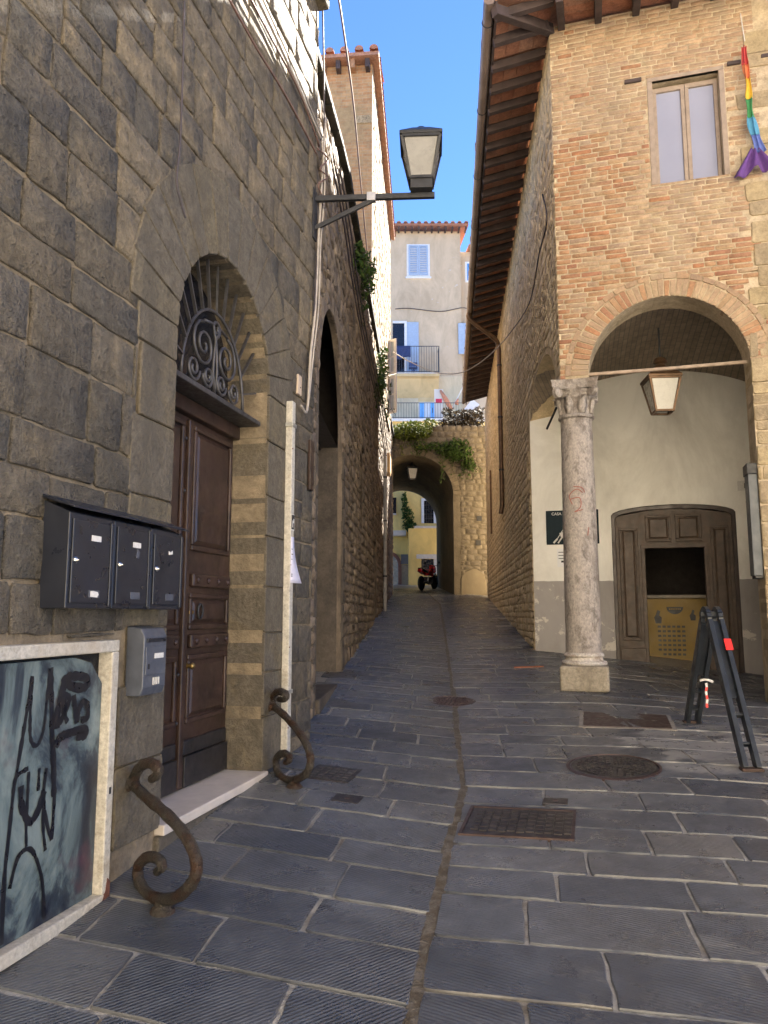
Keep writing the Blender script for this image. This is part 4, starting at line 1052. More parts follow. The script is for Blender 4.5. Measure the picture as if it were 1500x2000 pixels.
# downpipe
da = FS.px(980, 640)[0]
dp = thing('downpipe', 'dark brown downpipe on the golden rubble wall of the loggia house', 'downpipe', FS.p(da, 4.0, .08))
zb_ = FS.px(985, 1008)[1]
MB().tube(smooth_path([FS.p(da - .35, gz - .05, OV + .06), FS.p(da - .33, gz - .22, OV + .04), FS.p(da - .1, gz - .62, .2), FS.p(da, gz - .8, .09), FS.p(da, gz - 1.2, .08)], 5) + [V(FS.p(da, zb_ + .2, .08)), V(FS.p(da, zb_, .12))], .055, 10).build('pipe', copper, dp, smooth='auto')
for zz in (gz - 1.3, gz - 2.6, gz - 3.9): MB().lathe(FS.p(da, zz, .08), [(.064, 0), (.064, .04)], 12).build('clamp', dark_iron, dp)
d2 = FS.px(962, 980)[0]; zt2 = FS.px(962, 915)[1]; zb2 = FS.px(962, 1045)[1]
tag(MB().tube([FS.p(d2, zb2, .05), FS.p(d2, zt2, .05)], .03, 8).build('wall_pipe', copper), 'short thin brown pipe on the golden wall just left of the downpipe', 'pipe')
# ---- upper floor, rear walls and an unseen attic added to shade the rubble wall
m = MB(); m.fbox(FF, .0, 6.15, 5.62, 5.8, -9.0, -.45); m.build('upper_floor', gold_m, LO)
m = MB(); m.add([FS.p(END, .3, -5), FS.p(END, WT, -5), FF.p(6.2, WT, -9), FF.p(6.2, .3, -9)], [(0, 1, 2, 3)]); m.build('rear_wall', gold_m, LO)
MB().fbox(FS, 4.7, 7.98, 9.3, 12.9, -4.6, -1.1).build('shade_attic_front', gold_m, LO)
att = MB().fbox(FS, 8, 17.6, 9.3, 13.6, -4.6, -1.1).build('shade_attic', gold_m, LO)
for i in range(3): MB().fbox(FS, 9 + i * 2.9, 10 + i * 2.9, 10.6, 12, -1.1, -1.07).build('shade_attic_window', void, att)
MB().fbox(FS, 7.7, 17.9, 13.602, 13.8, -4.9, -.75).build('shade_attic_roof', terracotta, att)
# ---- tie bar and hook
tag(MB().tube([FF.p(.3, 4.49, -.2), FF.p(1.2, 4.485, -.2), FF.p(FA1 + .05, 4.49, -.2)], .022, 8).build('tie_bar', plain('pale_rust_bar', (.36, .27, .2), .7, wear=.3)), 'pale rusty iron tie bar across the loggia arch', 'tie bar')
tag(MB().bar(aty(1087, 796, 9.35), aty(1068, 838, 9.6), .02, .02).build('iron_hook', dark_iron), 'short dark iron hook behind the column capital', 'hook')

# ---------------------------------------------------------------- lanterns
def lantern(t, base, w0, w1, h, cap, ux, fm_, gm_, roofh, base_h=0, open_glass=None, roof_ext=1.12):
    """four-sided lantern; base: centre of the bottom of the glass; widths w0 (bottom) and w1 (top)"""
    c = V(base); u = V((ux[0], ux[1], 0)).normalized(); n = V((u.y, -u.x, 0)); Z = V((0, 0, 1))
    S = [(-1, -1), (1, -1), (1, 1), (-1, 1)]
    B = [c + u * s * w0 / 2 + n * q * w0 / 2 for s, q in S]; T = [c + Z * h + u * s * w1 / 2 + n * q * w1 / 2 for s, q in S]
    for i in range(4): MB().bar(B[i], T[i], .024, .024, n).build('corner_bar', fm_, t)
    for L_, nm in ((B, 'bottom_rail'), (T, 'top_rail')):
        m = MB()
        for i in range(4): m.bar(L_[i], L_[(i + 1) % 4], .026, .026)
        m.build(nm, fm_, t)
    for i in range(4):
        j = (i + 1) % 4; k = .06
        q = [B[i].lerp(B[j], k), B[i].lerp(B[j], 1 - k), T[i].lerp(T[j], 1 - k), T[i].lerp(T[j], k)]
        inn = (c + Z * h / 2 - (q[0] + q[2]) / 2); inn.z = 0; inn.normalize()
        MB().box8([x + inn * .002 for x in q] + [x + inn * .006 for x in q]).build('glass', gm_, t)
    m = MB(); e = [c + Z * (h + .012) + (x - c - Z * h) * roof_ext for x in T]; f = [c + Z * (h + roofh) + (x - c - Z * h) * .45 for x in T]
    e2 = [x + Z * .03 for x in e]
    m.add(e + e2 + f, [(0, 1, 2, 3), (8, 9, 10, 11)] + [(i, (i + 1) % 4, 4 + (i + 1) % 4, 4 + i) for i in range(4)] + [(4 + i, 4 + (i + 1) % 4, 8 + (i + 1) % 4, 8 + i) for i in range(4)])
    m.build('cap', fm_, t, bevel=.004)
    if cap: MB().lathe(c + Z * (h + roofh), cap, 14).build('chimney', fm_, t, smooth='auto')
    if base_h:
        bx = [x - Z * base_h for x in B]; MB().box8(bx + B).build('socket', fm_, t, bevel=.004)
    MB().lathe(c + Z * .02, [(.03, 0), (.03, .08), (.045, .12), (.045, h * .5), (.02, h * .55)], 10).build('bulb', plain('unlit_bulb_%s' % t.name, (.7, .7, .66), .3), t, smooth='auto')
# wall lantern over the lane
A = V(W1.p(.62, 5.42, 0)); zz = 5.385; AD = Fr(W1.p(.62, 0, 0)[:2], (.998, -.06)); AP = lambda b, z: AD.p(b, z)
lam_l = .98; tip = V(AP(lam_l + .12, zz)); root_ = V(AP(0, zz))
lt = thing('street_lantern', 'dark four sided street lantern on a long bracket over the lane', 'street lamp', root_)
MB().bar(AP(-.05, zz), tip, .045, .05).build('arm', dark_iron, lt, bevel=.004)
MB().bar(AP(-.03, zz - .3), AP(.55, zz - .02), .032, .04).build('brace', dark_iron, lt, bevel=.004)
MB().fbox(AD, .48, .56, zz - .04, zz + .04, -.03, .03).build('arm_clamp', plain('galvanised', (.4, .4, .42), .4, .7), lt, bevel=.003)
MB().fbox(W1, .55, .66, zz - .4, zz + .08, -.005, .012).build('wall_plate', dark_iron, lt, bevel=.003)
lc = V(AP(lam_l, zz + .126))
lantern(lt, lc, .2, .345, .36, [(.05, 0), (.07, .01), (.05, .03)], (1, -.06), dark_iron, glass_frost, .14, .1)
# loggia lantern
lb = aty(1294, 805, 9.9)
ll = thing('hanging_lantern', 'brown copper lantern hanging inside the loggia arch with white glass', 'lamp', lb)
lantern(ll, lb, .22, .39, .42, [(.06, 0), (.08, .02), (.06, .05), (.1, .07), (.07, .13), (.03, .15)], (1, -.07), copper, plain('white_lamp_glass', (.55, .54, .5), .3, wear=.05, bumpy=0), .18)
tt = lb + V((0, 0, .42 + .18 + .15)); MB().tube([tt - V((0, 0, .02)), V((tt.x, tt.y, 5.4))], .012, 6).build('rod', dark_iron, ll)
# ---------------------------------------------------------------- signs on the loggia back wall
def text(body, fr, a, z, b, size, mat, parent, name):
    cu = bpy.data.curves.new('txt', 'FONT'); cu.body = body; cu.size = size; cu.extrude = .0008; cu.align_x = 'CENTER'; cu.offset = size * .018
    o = bpy.data.objects.new('txt', cu); sc.collection.objects.link(o); dg = bpy.context.evaluated_depsgraph_get()
    me = bpy.data.meshes.new_from_object(o.evaluated_get(dg)); bpy.data.objects.remove(o)
    mb = MB(); mb.add([fr.p(a + v.co.x, z + v.co.y, b + v.co.z) for v in me.vertices], [tuple(p.vertices) for p in me.polygons])
    return mb.build(name, mat, parent)
sg = thing('wall_sign', 'dark teal sign with white lettering half hidden behind the column', 'sign', FB.p(.63, 2.71, 0))
MB().fbox(FB, .22, 1.04, 2.71, 3.26, .001, .02).build('board', sign_m, sg, bevel=.008)
text('CASA DEL', FB, .45, 3.185, .0212, .062, label_white, sg, 'lettering')
for (x0, z0, x1, z1, wd) in [(.33, 2.735, .39, 2.8, .028), (.39, 2.8, .52, 3.0, .012), (.4, 2.73, .47, 2.83, .022), (.44, 2.85, .53, 2.88, .09), (.5, 2.74, .55, 2.8, .016)]:
    MB().bar(FB.p(x0, z0, .021), FB.p(x1, z1, .021), wd, .002, FB.n).build('white_brush_mark', label_white, sg)
pl_ = tag(MB().fbox(FB, .38, .58, 2.35, 2.64, .001, .012).build('plaque', plain('plaque_white', (.8, .8, .8), .6, wear=.05)), 'small white plaque under the dark sign beside the column', 'plaque')
for k in range(3): MB().fbox(FB, .4, .5, 2.58 - k * .05, 2.59 - k * .05, .012, .013).build('print_line', ink, pl_)
MB().fbox(FB, .44, .5, 2.42, 2.45, .012, .013).build('print_line', ink, pl_)
hn = tag(MB().fbox(FB, 3.1, 3.3, 3.47, 3.62, .001, .012).build('house_number', label_white, bevel=.004), 'white house number plate above and right of the loggia door', 'house number')
text('1', FB, 3.2, 3.505, .0125, .11, ink, hn, 'numeral')
tag(MB().fbox(FB, 3.2, 3.38, 3.28, 3.305, .001, .06).build('wall_bracket', white_paint, bevel=.004), 'small white bracket under the house number plate', 'bracket')
hb = thing('hanging_box', 'tall narrow dark grey box fixed to the loggia pier', 'box', FF.p(2.05, 2.0, -.1))
MB().fbox(FF, 2.0, 2.095, 2.02, 3.15, -.25, -.03).build('case', plain('slate_panel', (.075, .085, .095), .45), hb, bevel=.006)
MB().fbox(FF, 1.99, 2.098, 3.15, 3.27, -.26, -.02).build('top_cap', ink, hb, bevel=.006); MB().fbox(FF, 2.015, 2.096, 1.99, 2.02, -.24, -.04).build('bottom_cap', ink, hb, bevel=.004)
# ---------------------------------------------------------------- rainbow flag
fg = thing('rainbow_flag', 'twisted rainbow flag hanging beside the upper window', 'flag', FF.p(2.24, 6.6, .12))
MB().tube([FF.p(2.23, 8.72, .02), FF.p(2.235, 8.5, .06), FF.p(2.24, 8.29, .1)], .006, 5).build('cord', label_white, fg)
def cloth(c): 
    k = plain('flag_%.2f_%.2f_%.2f' % c, c, .85, wear=.12, scale=25); return k
segs = [((.55, .03, .03), 90, 125, 8), ((.75, .2, .06), 125, 152, 12), ((.8, .5, .02), 152, 192, 14), ((.03, .28, .08), 192, 228, 13), ((.06, .3, .5), 228, 262, 13), ((.1, .16, .5), 262, 296, 16)]
pth = lambda y: 1455 + (y - 90) * .055 + max(0, y - 190) * .17
for c_, y0, y1, wd in segs:
    mb = MB(); N = 12
    for j in range(9):
        y = y0 + (y1 - y0) * j / 8; a, z = FF.px(pth(y) + 2.5 * math.sin(y * .045), y, .12); w_ = (.02 + .022 * sm(90, 200, y)) * (1 + .22 * math.sin(y * .11))
        for i in range(N + 1):
            q_ = i / N; fo = math.sin(q_ * 9.4 + y * .035); mb.v.append(FF.p(a + w_ * (2 * q_ - 1) + .012 * math.cos(q_ * 9.4 + y * .035), z, .12 + .02 * fo))
    for j in range(8):
        for i in range(N): k_ = j * (N + 1) + i; mb.f.append((k_, k_ + 1, k_ + N + 2, k_ + N + 1))
    mb.build('cloth_band', cloth(tuple(x * .8 + .03 for x in c_)), fg, smooth=True).modifiers.new('thickness', 'SOLIDIFY').thickness = .003
mb = MB(); N = 12; M_ = 8
for j in range(M_ + 1):
    v = j / M_
    for i in range(N + 1):
        s = i / N; x = (1474 + 10 * v) + (s - .5) * (16 + 62 * v) - 12 * v; y = 290 + 58 * v - 26 * v * s + 6 * math.sin(s * 9) * v
        a, z = FF.px(x, y, .12); mb.v.append(FF.p(a, z, .12 + .05 * math.sin(s * 14) * (.4 + v)))
for j in range(M_):
    for i in range(N): q = j * (N + 1) + i; mb.f.append((q, q + 1, q + N + 2, q + N + 1))
o = mb.build('cloth_tail', cloth((.12, .05, .22)), fg, smooth=True); o.modifiers.new('thickness', 'SOLIDIFY').thickness = .004
# ================================================================ LONG RUBBLE WALL (left, beyond the near house)
plaster_b = stone_mat('brown_plaster', [(.12, .098, .075)], (.085, .07, .056), .5, .9, 30, .4, dirt=(.06, .05, .042))
green_l = leaf_mat('ivy_leaves', (.03, .06, .015), (.05, .09, .02), (.09, .13, .035))
bright_l = leaf_mat('bright_leaves', (.06, .085, .01), (.1, .125, .02), (.15, .165, .035))
dry_l = leaf_mat('dry_leaves', (.02, .015, .01), (.04, .03, .018), (.09, .07, .045))
bark = plain('vine_stem', (.05, .04, .025), .9)
def vine(par, c, n, drop, spread, mat, size, rg=rnd):
    st_ = MB(); lv = MB()
    for _ in range(n):
        p = V(c) + V((rg.uniform(-1, 1) * spread[0], rg.uniform(-1, 1) * spread[1], rg.uniform(-.1, .2))); pts = [p]
        for k in range(7): p = p + V((rg.gauss(0, .05), rg.gauss(0, .05), -drop * rg.uniform(.08, .22))); pts.append(p); leaves(lv, p, (.07, .07, .07), rg.randint(1, 4), size * rg.uniform(.6, 1.1))
        st_.tube(pts, .007, 4)
    stuff(st_.build('stems', bark, par)); stuff(lv.build('trailing_leaves', mat, par))
rw = thing('rubble_house', 'low brown rubble house along the left of the lane with a tall arched portal', 'house', W2.p(6, .9, -.3))
PC, PR_, PZ = 2.12, 1.3, 3.9
W2T = lambda a: 7.0 + .25 * min(max(a, -1), 3) + .03 * max(0, a - 3)
L2 = 22.5
o2 = [(-.6, .2), (L2, .2), (L2, W2T(L2)), (3, W2T(3)), (-.6, W2T(-.6))]
h1 = arch_loop(PC, PR_, PZ, .5, 22)
nc, nr, nz = 6.75, .33, 4.15
h2 = arch_loop(nc, nr, nz, 3.15, 14)
h3 = [(10.7, 1.0), (11.7, 1.0), (11.7, 3.3), (10.7, 3.3)]
wm = wall_sheet(W2, o2, [h1, h2, h3], -.012, .06)
for hh in (h2, h3): wm.add([W2.p(a, z, -.012) for a, z in hh] + [W2.p(a, z, -.6) for a, z in hh], [(i, (i + 1) % len(hh), len(hh) + (i + 1) % len(hh), len(hh) + i) for i in range(len(hh))])
wm.add([W2.p(a, z, b) for a, z in ((-.6, W2T(-.6)), (3, W2T(3)), (L2, W2T(L2))) for b in (-.012, -6)], [(0, 1, 3, 2), (2, 3, 5, 4)])
wm.add([W2.p(L2, z, b) for z in (.2, W2T(L2)) for b in (-.012, -6)], [(0, 1, 3, 2)])
wall2 = wm.build('wall', rub2_m, rw)
rg = random.Random(41)
po = coursed(-.6, L2, .3, 8.4, (.12, .24), (.16, .4), .026, rg, wob=.018)
po = [p for p in po if max(z for _, z in p) < W2T(p[0][0])]
po = cut_arch(po, PC, PR_ + .05, PZ); po = cut_arch(po, nc, nr + .12, nz, 3.1); po = cut_rect(po, 10.6, 11.8, .5, 3.4)
pieces(wall2, 'rubble_stone', rub2, po, W2.p, .03, .008, 'far_rubble', 280, keep=lambda c: c[0] > .3, rg=rg, r=.026, seg=.13, jit=.012, bulge=.022, uneven=.03)
# portal: plastered reveal, dark door and fan of bars
rv = MB()
for e0, e1 in ((PC - PR_ - .3, PC - PR_ - .001), (PC + PR_ + .001, PC + PR_ + .3)): MB().fbox(W2, e0, e1, .3, 3.87, -.62, -.02).build('portal_reveal', plaster_b, rw)
ir = MB(); P_ = [(PC - PR_ - .6, 3.86), (PC + PR_ + 1.2, 3.86), (PC + PR_ + 1.2, 5.7), (PC - PR_ - .6, 5.7)]
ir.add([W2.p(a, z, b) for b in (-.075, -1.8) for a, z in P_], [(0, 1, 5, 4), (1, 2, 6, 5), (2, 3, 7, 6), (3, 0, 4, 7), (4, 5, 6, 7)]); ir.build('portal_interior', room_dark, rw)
for side_ in (-1, 1):
    e = PC + side_ * PR_; z = .5
    while z < PZ:
        h = rg.uniform(.3, .5); h = min(h, PZ - z)
        if h < .1: break
        m = MB(); x0, x1 = (e, e + .2) if side_ > 0 else (e - .2, e)
        stone(m, W2.p, [(x0, z + .004), (x1 + rg.uniform(0, .1) * (side_ > 0), z + .004), (x1, z + h - .004), (x0, z + h - .004)], .02, .012, r=.014, seg=.2, jit=.004, bulge=.004, rg=rg); m.build('portal_stone', plaster_b, rw, smooth='auto'); z += h
for p in voussoirs(PC, PZ, PR_, PR_ + .2, 20, .01, rg=rg, var=.03):
    m = MB(); stone(m, W2.p, p, .03, .01, r=.014, seg=.2, jit=.004, bulge=.005, rg=rg); m.build('portal_voussoir', rub2, rw, smooth='auto')
pd = MB().fbox(W2, PC - PR_, PC + PR_, .3, 3.86, -.66, -.6).build('portal_door', black_wood, rw)
MB().fbox(W2, PC - PR_, PC + PR_, 3.82, 3.93, -.64, -.3).build('transom_beam', dark_wood, pd, bevel=.01)
for i in range(6):
    MB().fbox(W2, PC - PR_ + .08 + i * .42, PC - PR_ + .08 + i * .42 + .34, 1.0, 3.7, -.601, -.58).build('door_panel', dark_wood, pd, bevel=.012)
fp = MB().prism(W2, arch_loop(PC, PR_ - .02, PZ, 3.9, 20), -1.3, -1.26).build('portal_fanlight', void, rw)  # unglazed opening: near-black sheet stands in for the shade behind the bars
for i in range(1, 12):
    t = math.pi * i / 12
    MB().bar(W2.p(PC - .3 * math.cos(t), 3.93 + .3 * math.sin(t), -.35), W2.p(PC - (PR_ - .03) * math.cos(t), 3.93 + (PR_ - .06) * math.sin(t), -.35), .03, .03).build('ray_bar', iron if i % 2 else rust_iron, fp)
MB().tube([W2.p(PC - .3 * math.cos(math.pi * i / 12), 3.93 + .3 * math.sin(math.pi * i / 12), -.35) for i in range(13)], .02, 6).build('hub_hoop', iron, fp)
MB().fbox(W2, PC - PR_ - .05, PC + PR_ + .05, .2, g(-.6, 9) + .03, -.6, .06).build('portal_step', plaster_b, rw, bevel=.02)
MB().prism(W2, arch_loop(nc, nr, nz, 3.15, 14), -.66, -.58).build('blind_niche', void, rw)  # niche back coloured near black in place of deep shade
d2_ = MB().fbox(W2, 10.7, 11.7, 1.0, 3.3, -.5, -.3).build('side_door', black_wood, rw)
for i in range(5): MB().fbox(W2, 10.72 + i * .195, 10.9 + i * .195, 1.1, 3.25, -.301, -.28).build('door_plank', dark_wood, d2_, bevel=.006)
# coping course on top
moss = stone_mat('black_mossy_stone', [(.035, .032, .026)], (.06, .055, .035), .4, 2, 30, .6); a = -.3; cop = []
while a < L2:
    w_ = rg.uniform(.5, .9); m = MB()
    P = [W2.p(a + .01, W2T(a), -.5), W2.p(a + w_ - .01, W2T(a + w_), -.5), W2.p(a + w_ - .01, W2T(a + w_), .09), W2.p(a + .01, W2T(a), .09)]
    h = rg.uniform(.08, .13); m.box8(P + [(x, y, z + h) for x, y, z in P]); m.build('coping_stone', moss, rw, bevel=.02); a += w_
# shop sign strip / rusty plate on the corner of the near house
tag(MB().fbox(W1, .5, .6, 2.66, 3.1, .006, .03).build('rusty_plate', dark_wood, bevel=.004), 'narrow dark brown plate on the house corner right of the ivory conduit', 'plate')
# ivy along the top of the wall
for i, (px_, py_, d, rad, n_) in enumerate([(712, 540, 13.2, (.2, .5, .4), 170), (745, 715, 18.4, (.18, .7, .6), 190), (742, 755, 17.6, (.12, .5, .3), 110), (700, 500, 11.8, (.12, .4, .2), 80)]):
    c = aty(px_, py_, d); mb = MB(); leaves(mb, c, rad, n_, .075)
    iv = tag(mb.build('ivy_clump', green_l, loc=tuple(c)), ['dark green ivy tuft midway along the top of the rubble wall', 'large hanging ivy at the far end of the rubble wall top', 'small low ivy under the large one on the rubble wall', 'tiny ivy sprig nearest the lantern on the wall top'][i], 'ivy', 'ivy on the wall top'); vine(iv, c, 7, 1.0 * rad[2] * 2, rad, green_l, .06)
# grey drain pipe, ochre box at the far end
pa = W2.px(745, 1120)[0]; zb_ = g(*W2.p(pa, 0, .1)[:2]); zt_ = 6.1
gp = tag(MB().tube([W2.p(pa, zb_, .1), W2.p(pa, zt_, .1)], .05, 10).build('drainpipe', plain('grey_drainpipe', (.3, .29, .28), .5), smooth='auto'), 'pale grey drainpipe at the far end of the rubble wall', 'drainpipe')
for zz in (zb_ + .9, zb_ + 2.4, zb_ + 3.6): MB().lathe(W2.p(pa, zz, .1), [(.06, 0), (.06, .05)], 10).build('clamp', dark_iron, gp)
ba_ = W2.px(754, 895)[0]
ob = tag(MB().fbox(W2, ba_ - .5, ba_ + .3, 5.9, 6.5, -.01, .14).build('ochre_box', plain('ochre_paint', (.42, .26, .1), .6), bevel=.01), 'ochre metal box high on the rubble wall above the drainpipe', 'box')
MB().fbox(W2, ba_ - .45, ba_ + .25, 5.95, 6.45, .14, .15).build('cover', bpy.data.materials['ochre_paint'], ob, bevel=.004)

# ================================================================ BRICK TOWER HOUSE above the rubble wall
TW = Fr((-.27, 16.4), (.056, 1.0)); TFr = Fr((-.27 - 2.6, 16.4 + .25), (1.0, -.1))
t_brick = brick_mat('tower_brick', (.42, .21, .09), (.46, .29, .14), (.4, .3, .18), (TFr.u.x, TFr.u.y), 4, 13, .9, patch=(.36, .255, .13))
t_side = stone_mat('pale_tower_stone', [(.38, .29, .175)], (.29, .21, .12), .5, .9, 18, .8)
tw = thing('brick_tower_house', 'tall narrow brick house with a tiled eave rising behind the wall lantern', 'house', (-1, 17, 6.5))
TT = 14.3; TL = 8.6
fw_ = 2.6 * math.hypot(1, .1)
pA = TFr.p(0, 0); pB = TW.p(0, 0); pC = TW.p(TL, 0); pD = (pC[0] - 3, pC[1], 0)
def upright(mb, p, q, z0, z1): mb.add([(p[0], p[1], z0), (q[0], q[1], z0), (q[0], q[1], z1), (p[0], p[1], z1)], [(0, 1, 2, 3)])
m = MB(); upright(m, pA, pB, 6, TT); m.build('front_wall', t_brick, tw)
m = MB(); upright(m, pB, pC, 7.6, TT); upright(m, pC, pD, 7.6, TT); upright(m, pD, pA, 7.6, TT); tside = m.build('side_wall', t_side, tw)
# brick and stone corner
rg = random.Random(77); z = 6.6
while z < TT - .4:
    h = rg.uniform(.18, .3); m = MB(); stone(m, TFr.p, [(fw_ - rg.uniform(.25, .5), z), (fw_ - .002, z), (fw_ - .002, z + h - .015), (fw_ - .4, z + h - .015)], .02, .015, r=.015, seg=.2, jit=.005, bulge=.006, rg=rg); (m.build('corner_stone', t_side, tw, smooth='auto') if rg.random() < .12 else None); z += h
tp = coursed(.1, TL, 7.7, TT - .1, (.16, .3), (.2, .5), .03, rg, wob=.015)
mbx = MB()
for p in tp: stone(mbx, TW.p, p, .02, .008 + rg.uniform(-.01, .01), r=.02, seg=.4, jit=.008, bulge=.015, rg=rg)
stuff(mbx.build('side_stones', t_side, tside, smooth=True))
rm_ = MB(); cz = TT
P = [V(TFr.p(-.3, cz, .3)), V(TFr.p(fw_ + .16, cz, .3)), V(TW.p(TL, cz, .16)), V((pD[0], pD[1], cz + .8)), V(TFr.p(-.3, cz + .8, -.5))]
rr_ = MB(); P = [TFr.p(-.4, TT + .02, .28), TFr.p(fw_ + .18, TT + .02, .28), TW.p(TL, TT + .02, .16), (pD[0], pD[1], TT + .9)]
rr_.add(P + [(x, y, z + .09) for x, y, z in P], [(0, 1, 2, 3), (4, 5, 6, 7), (0, 1, 5, 4), (1, 2, 6, 5), (2, 3, 7, 6), (3, 0, 4, 7)])
trf = rr_.build('roof', terracotta, tw)
for i in range(8):
    a = fw_ - .1 - i * .34; MB().fbox(TFr, a - .05, a + .05, TT - .2, TT + .015, -.05, .2).build('eave_corbel', brick_red if i % 2 else raf_m, trf)
    m = MB(); pts = []
    for b in (.36, -1.2):
        for k in range(9): t = math.pi * k / 8; pts.append(TFr.p(a + .17 + .1 * math.cos(t), TT + .1 + .1 * math.sin(t) + (.02 if b > 0 else .25), b))
    m.add(pts + [TFr.p(a + .17, TT + .1, .36)], [(k, k + 1, 10 + k, 9 + k) for k in range(8)] + [(k, k + 1, 18) for k in range(8)]); m.build('roof_tile', terracotta, trf, smooth='auto')
et = MB()
for i in range(39):
    a = i * .22; pts = []
    for b in (.2, -.3):
        for k in range(7): t = math.pi * k / 6; pts.append(TW.p(a + .09 * math.cos(t), TT + .08 + .08 * math.sin(t), b))
    et.add(pts, [(k, k + 1, 8 + k, 7 + k) for k in range(6)])
stuff(et.build('eave_tiles', terracotta, trf, smooth='auto'))
# white window leaves standing open from the far side of the tower
wl = plain('white_window_paint', (.72, .7, .68), .5, wear=.08); wgl = plain('pale_window_glass', (.45, .5, .55), .1, wear=.05, bumpy=0)
for i, (z0, z1) in enumerate(((9.1, 10.25), (7.85, 9.05))):
    a_ = 7.2; c = TW.p(a_, 0, .02); f_ = Fr(c[:2], (.8, -.6)); ww = .3
    t_ = thing('open_window', ['upper white window leaf standing open over the lane', 'lower white window leaf standing open over the lane'][i], 'window', (c[0], c[1], z0), 'white window leaves on the tower side')
    m = MB(); m.fbox(f_, 0, ww, z0, z0 + .09, -.02, .03); m.fbox(f_, 0, ww, z1 - .09, z1, -.02, .03); m.fbox(f_, 0, .09, z0 + .09, z1 - .09, -.02, .03); m.fbox(f_, ww - .09, ww, z0 + .09, z1 - .09, -.02, .03); m.fbox(f_, .09, ww - .09, (z0 + z1) / 2 - .03, (z0 + z1) / 2 + .03, -.02, .03)
    m.build('frame', wl, t_); MB().fbox(f_, .085, ww - .085, z0 + .085, z1 - .085, .0, .01).build('pane', wgl, t_)

# ================================================================ ARCHWAY across the lane
AW = Fr((-.6, 29.0), (1.0, 0.0))
aw_m = stone_mat('archway_mortar', [(.16, .135, .098)], (.12, .1, .074), .5, .7, 20, .7, dirt=(.13, .11, .08)); aw_s = stone_mat('archway_rubble', [(.165, .14, .105), (.145, .123, .095), (.19, .162, .12), (.125, .107, .083)], (.21, .177, .125), .3, 1, 22, .7, dirt=(.13, .11, .085))
BC, BR_, BZ = 1.68, 1.56, 6.1
ar = thing('archway', 'old rubble archway with a deep vaulted passage closing the lane', 'archway', (1.1, 29.5, 2.3))
TOPZ = 8.75
lp = arch_loop(BC, BR_, BZ, 1.8, 26)
ow = [(-1.2, 1.8)] + lp + [(5.4, 1.8), (5.4, TOPZ), (-1.2, TOPZ)]
wm = wall_sheet(AW, ow, [], 0)
wm.add([AW.p(-1.2, TOPZ, 0), AW.p(5.4, TOPZ, 0), AW.p(5.4, TOPZ + .3, -8), AW.p(-1.2, TOPZ + .3, -8)], [(0, 1, 2, 3)])
aw = wm.build('wall', aw_m, ar)
v_m = stone_mat('passage_plaster', [(.2, .165, .115)], (.15, .125, .09), .5, .8, 20, .4, dirt=(.14, .115, .085))
vm = MB(); M_ = 8
for j in range(M_ + 1):
    t = j / M_; cx_ = BC + (1.5 - BC) * t; r_ = BR_ + .02 * t; zs_ = BZ + (5.85 - BZ) * t
    for a, z in arch_loop(cx_, r_, zs_, 1.8, 26): vm.v.append(AW.p(a, z, -7.2 * t))
nn = len(lp)
for j in range(M_):
    for i in range(nn - 1): vm.f.append((j * nn + i, j * nn + i + 1, (j + 1) * nn + i + 1, (j + 1) * nn + i))
vm.build('passage_vault', v_m, ar, smooth='auto')
m = wall_sheet(AW, [(-1.2, 1.8)] + arch_loop(1.5, BR_ + .02, 5.85, 1.8, 26) + [(5.4, 1.8), (5.4, TOPZ + .3), (-1.2, TOPZ + .3)], [], -7.2); m.build('rear_wall', v_m, ar)
rg = random.Random(55)
po = coursed(-1.1, 5.3, 1.9, TOPZ - .05, (.14, .26), (.18, .42), .03, rg, wob=.015); po = cut_arch(po, BC, BR_ + .26, BZ)
pieces(aw, 'rubble_stone', aw_s, po, AW.p, .02, .01, 'hidden_rubble', 260, keep=lambda c: 2.9 < c[0] < 4.6 or c[1] > 7, rg=rg, r=.022, seg=.2, jit=.01, bulge=.02, uneven=.03)
for p in voussoirs(BC, BZ, BR_ + .002, BR_ + .27, 30, .014, rg=rg, var=.02):
    m = MB(); stone(m, AW.p, p, .1, .03, r=.012, seg=.4, jit=.004, bulge=.005, rg=rg); m.build('arch_stone', v_m, aw, smooth='auto')
c = AW.px(925, 1135)
MB().prism(AW, [(c[0] - .5, 1.9), (c[0] + .47, 1.9)] + [(c[0] + (.47 + rnd.uniform(-.04, .04)) * math.cos(t * math.pi / 12), c[1] - .05 + (.5 + rnd.uniform(-.04, .04)) * math.sin(t * math.pi / 12)) for t in range(13)], .0, .035).build('blocked_opening', plaster('ochre_infill', (.19, .158, .108), (.14, .118, .088), .5, 2), ar, bevel=.015)
for (x_, y_) in ((936, 1013), (934, 1060)):
    c = AW.px(x_, y_); MB().fbox(AW, c[0] - .09, c[0] + .09, c[1] - .09, c[1] + .09, .03, .06).build('putlog_hole', ink, ar)
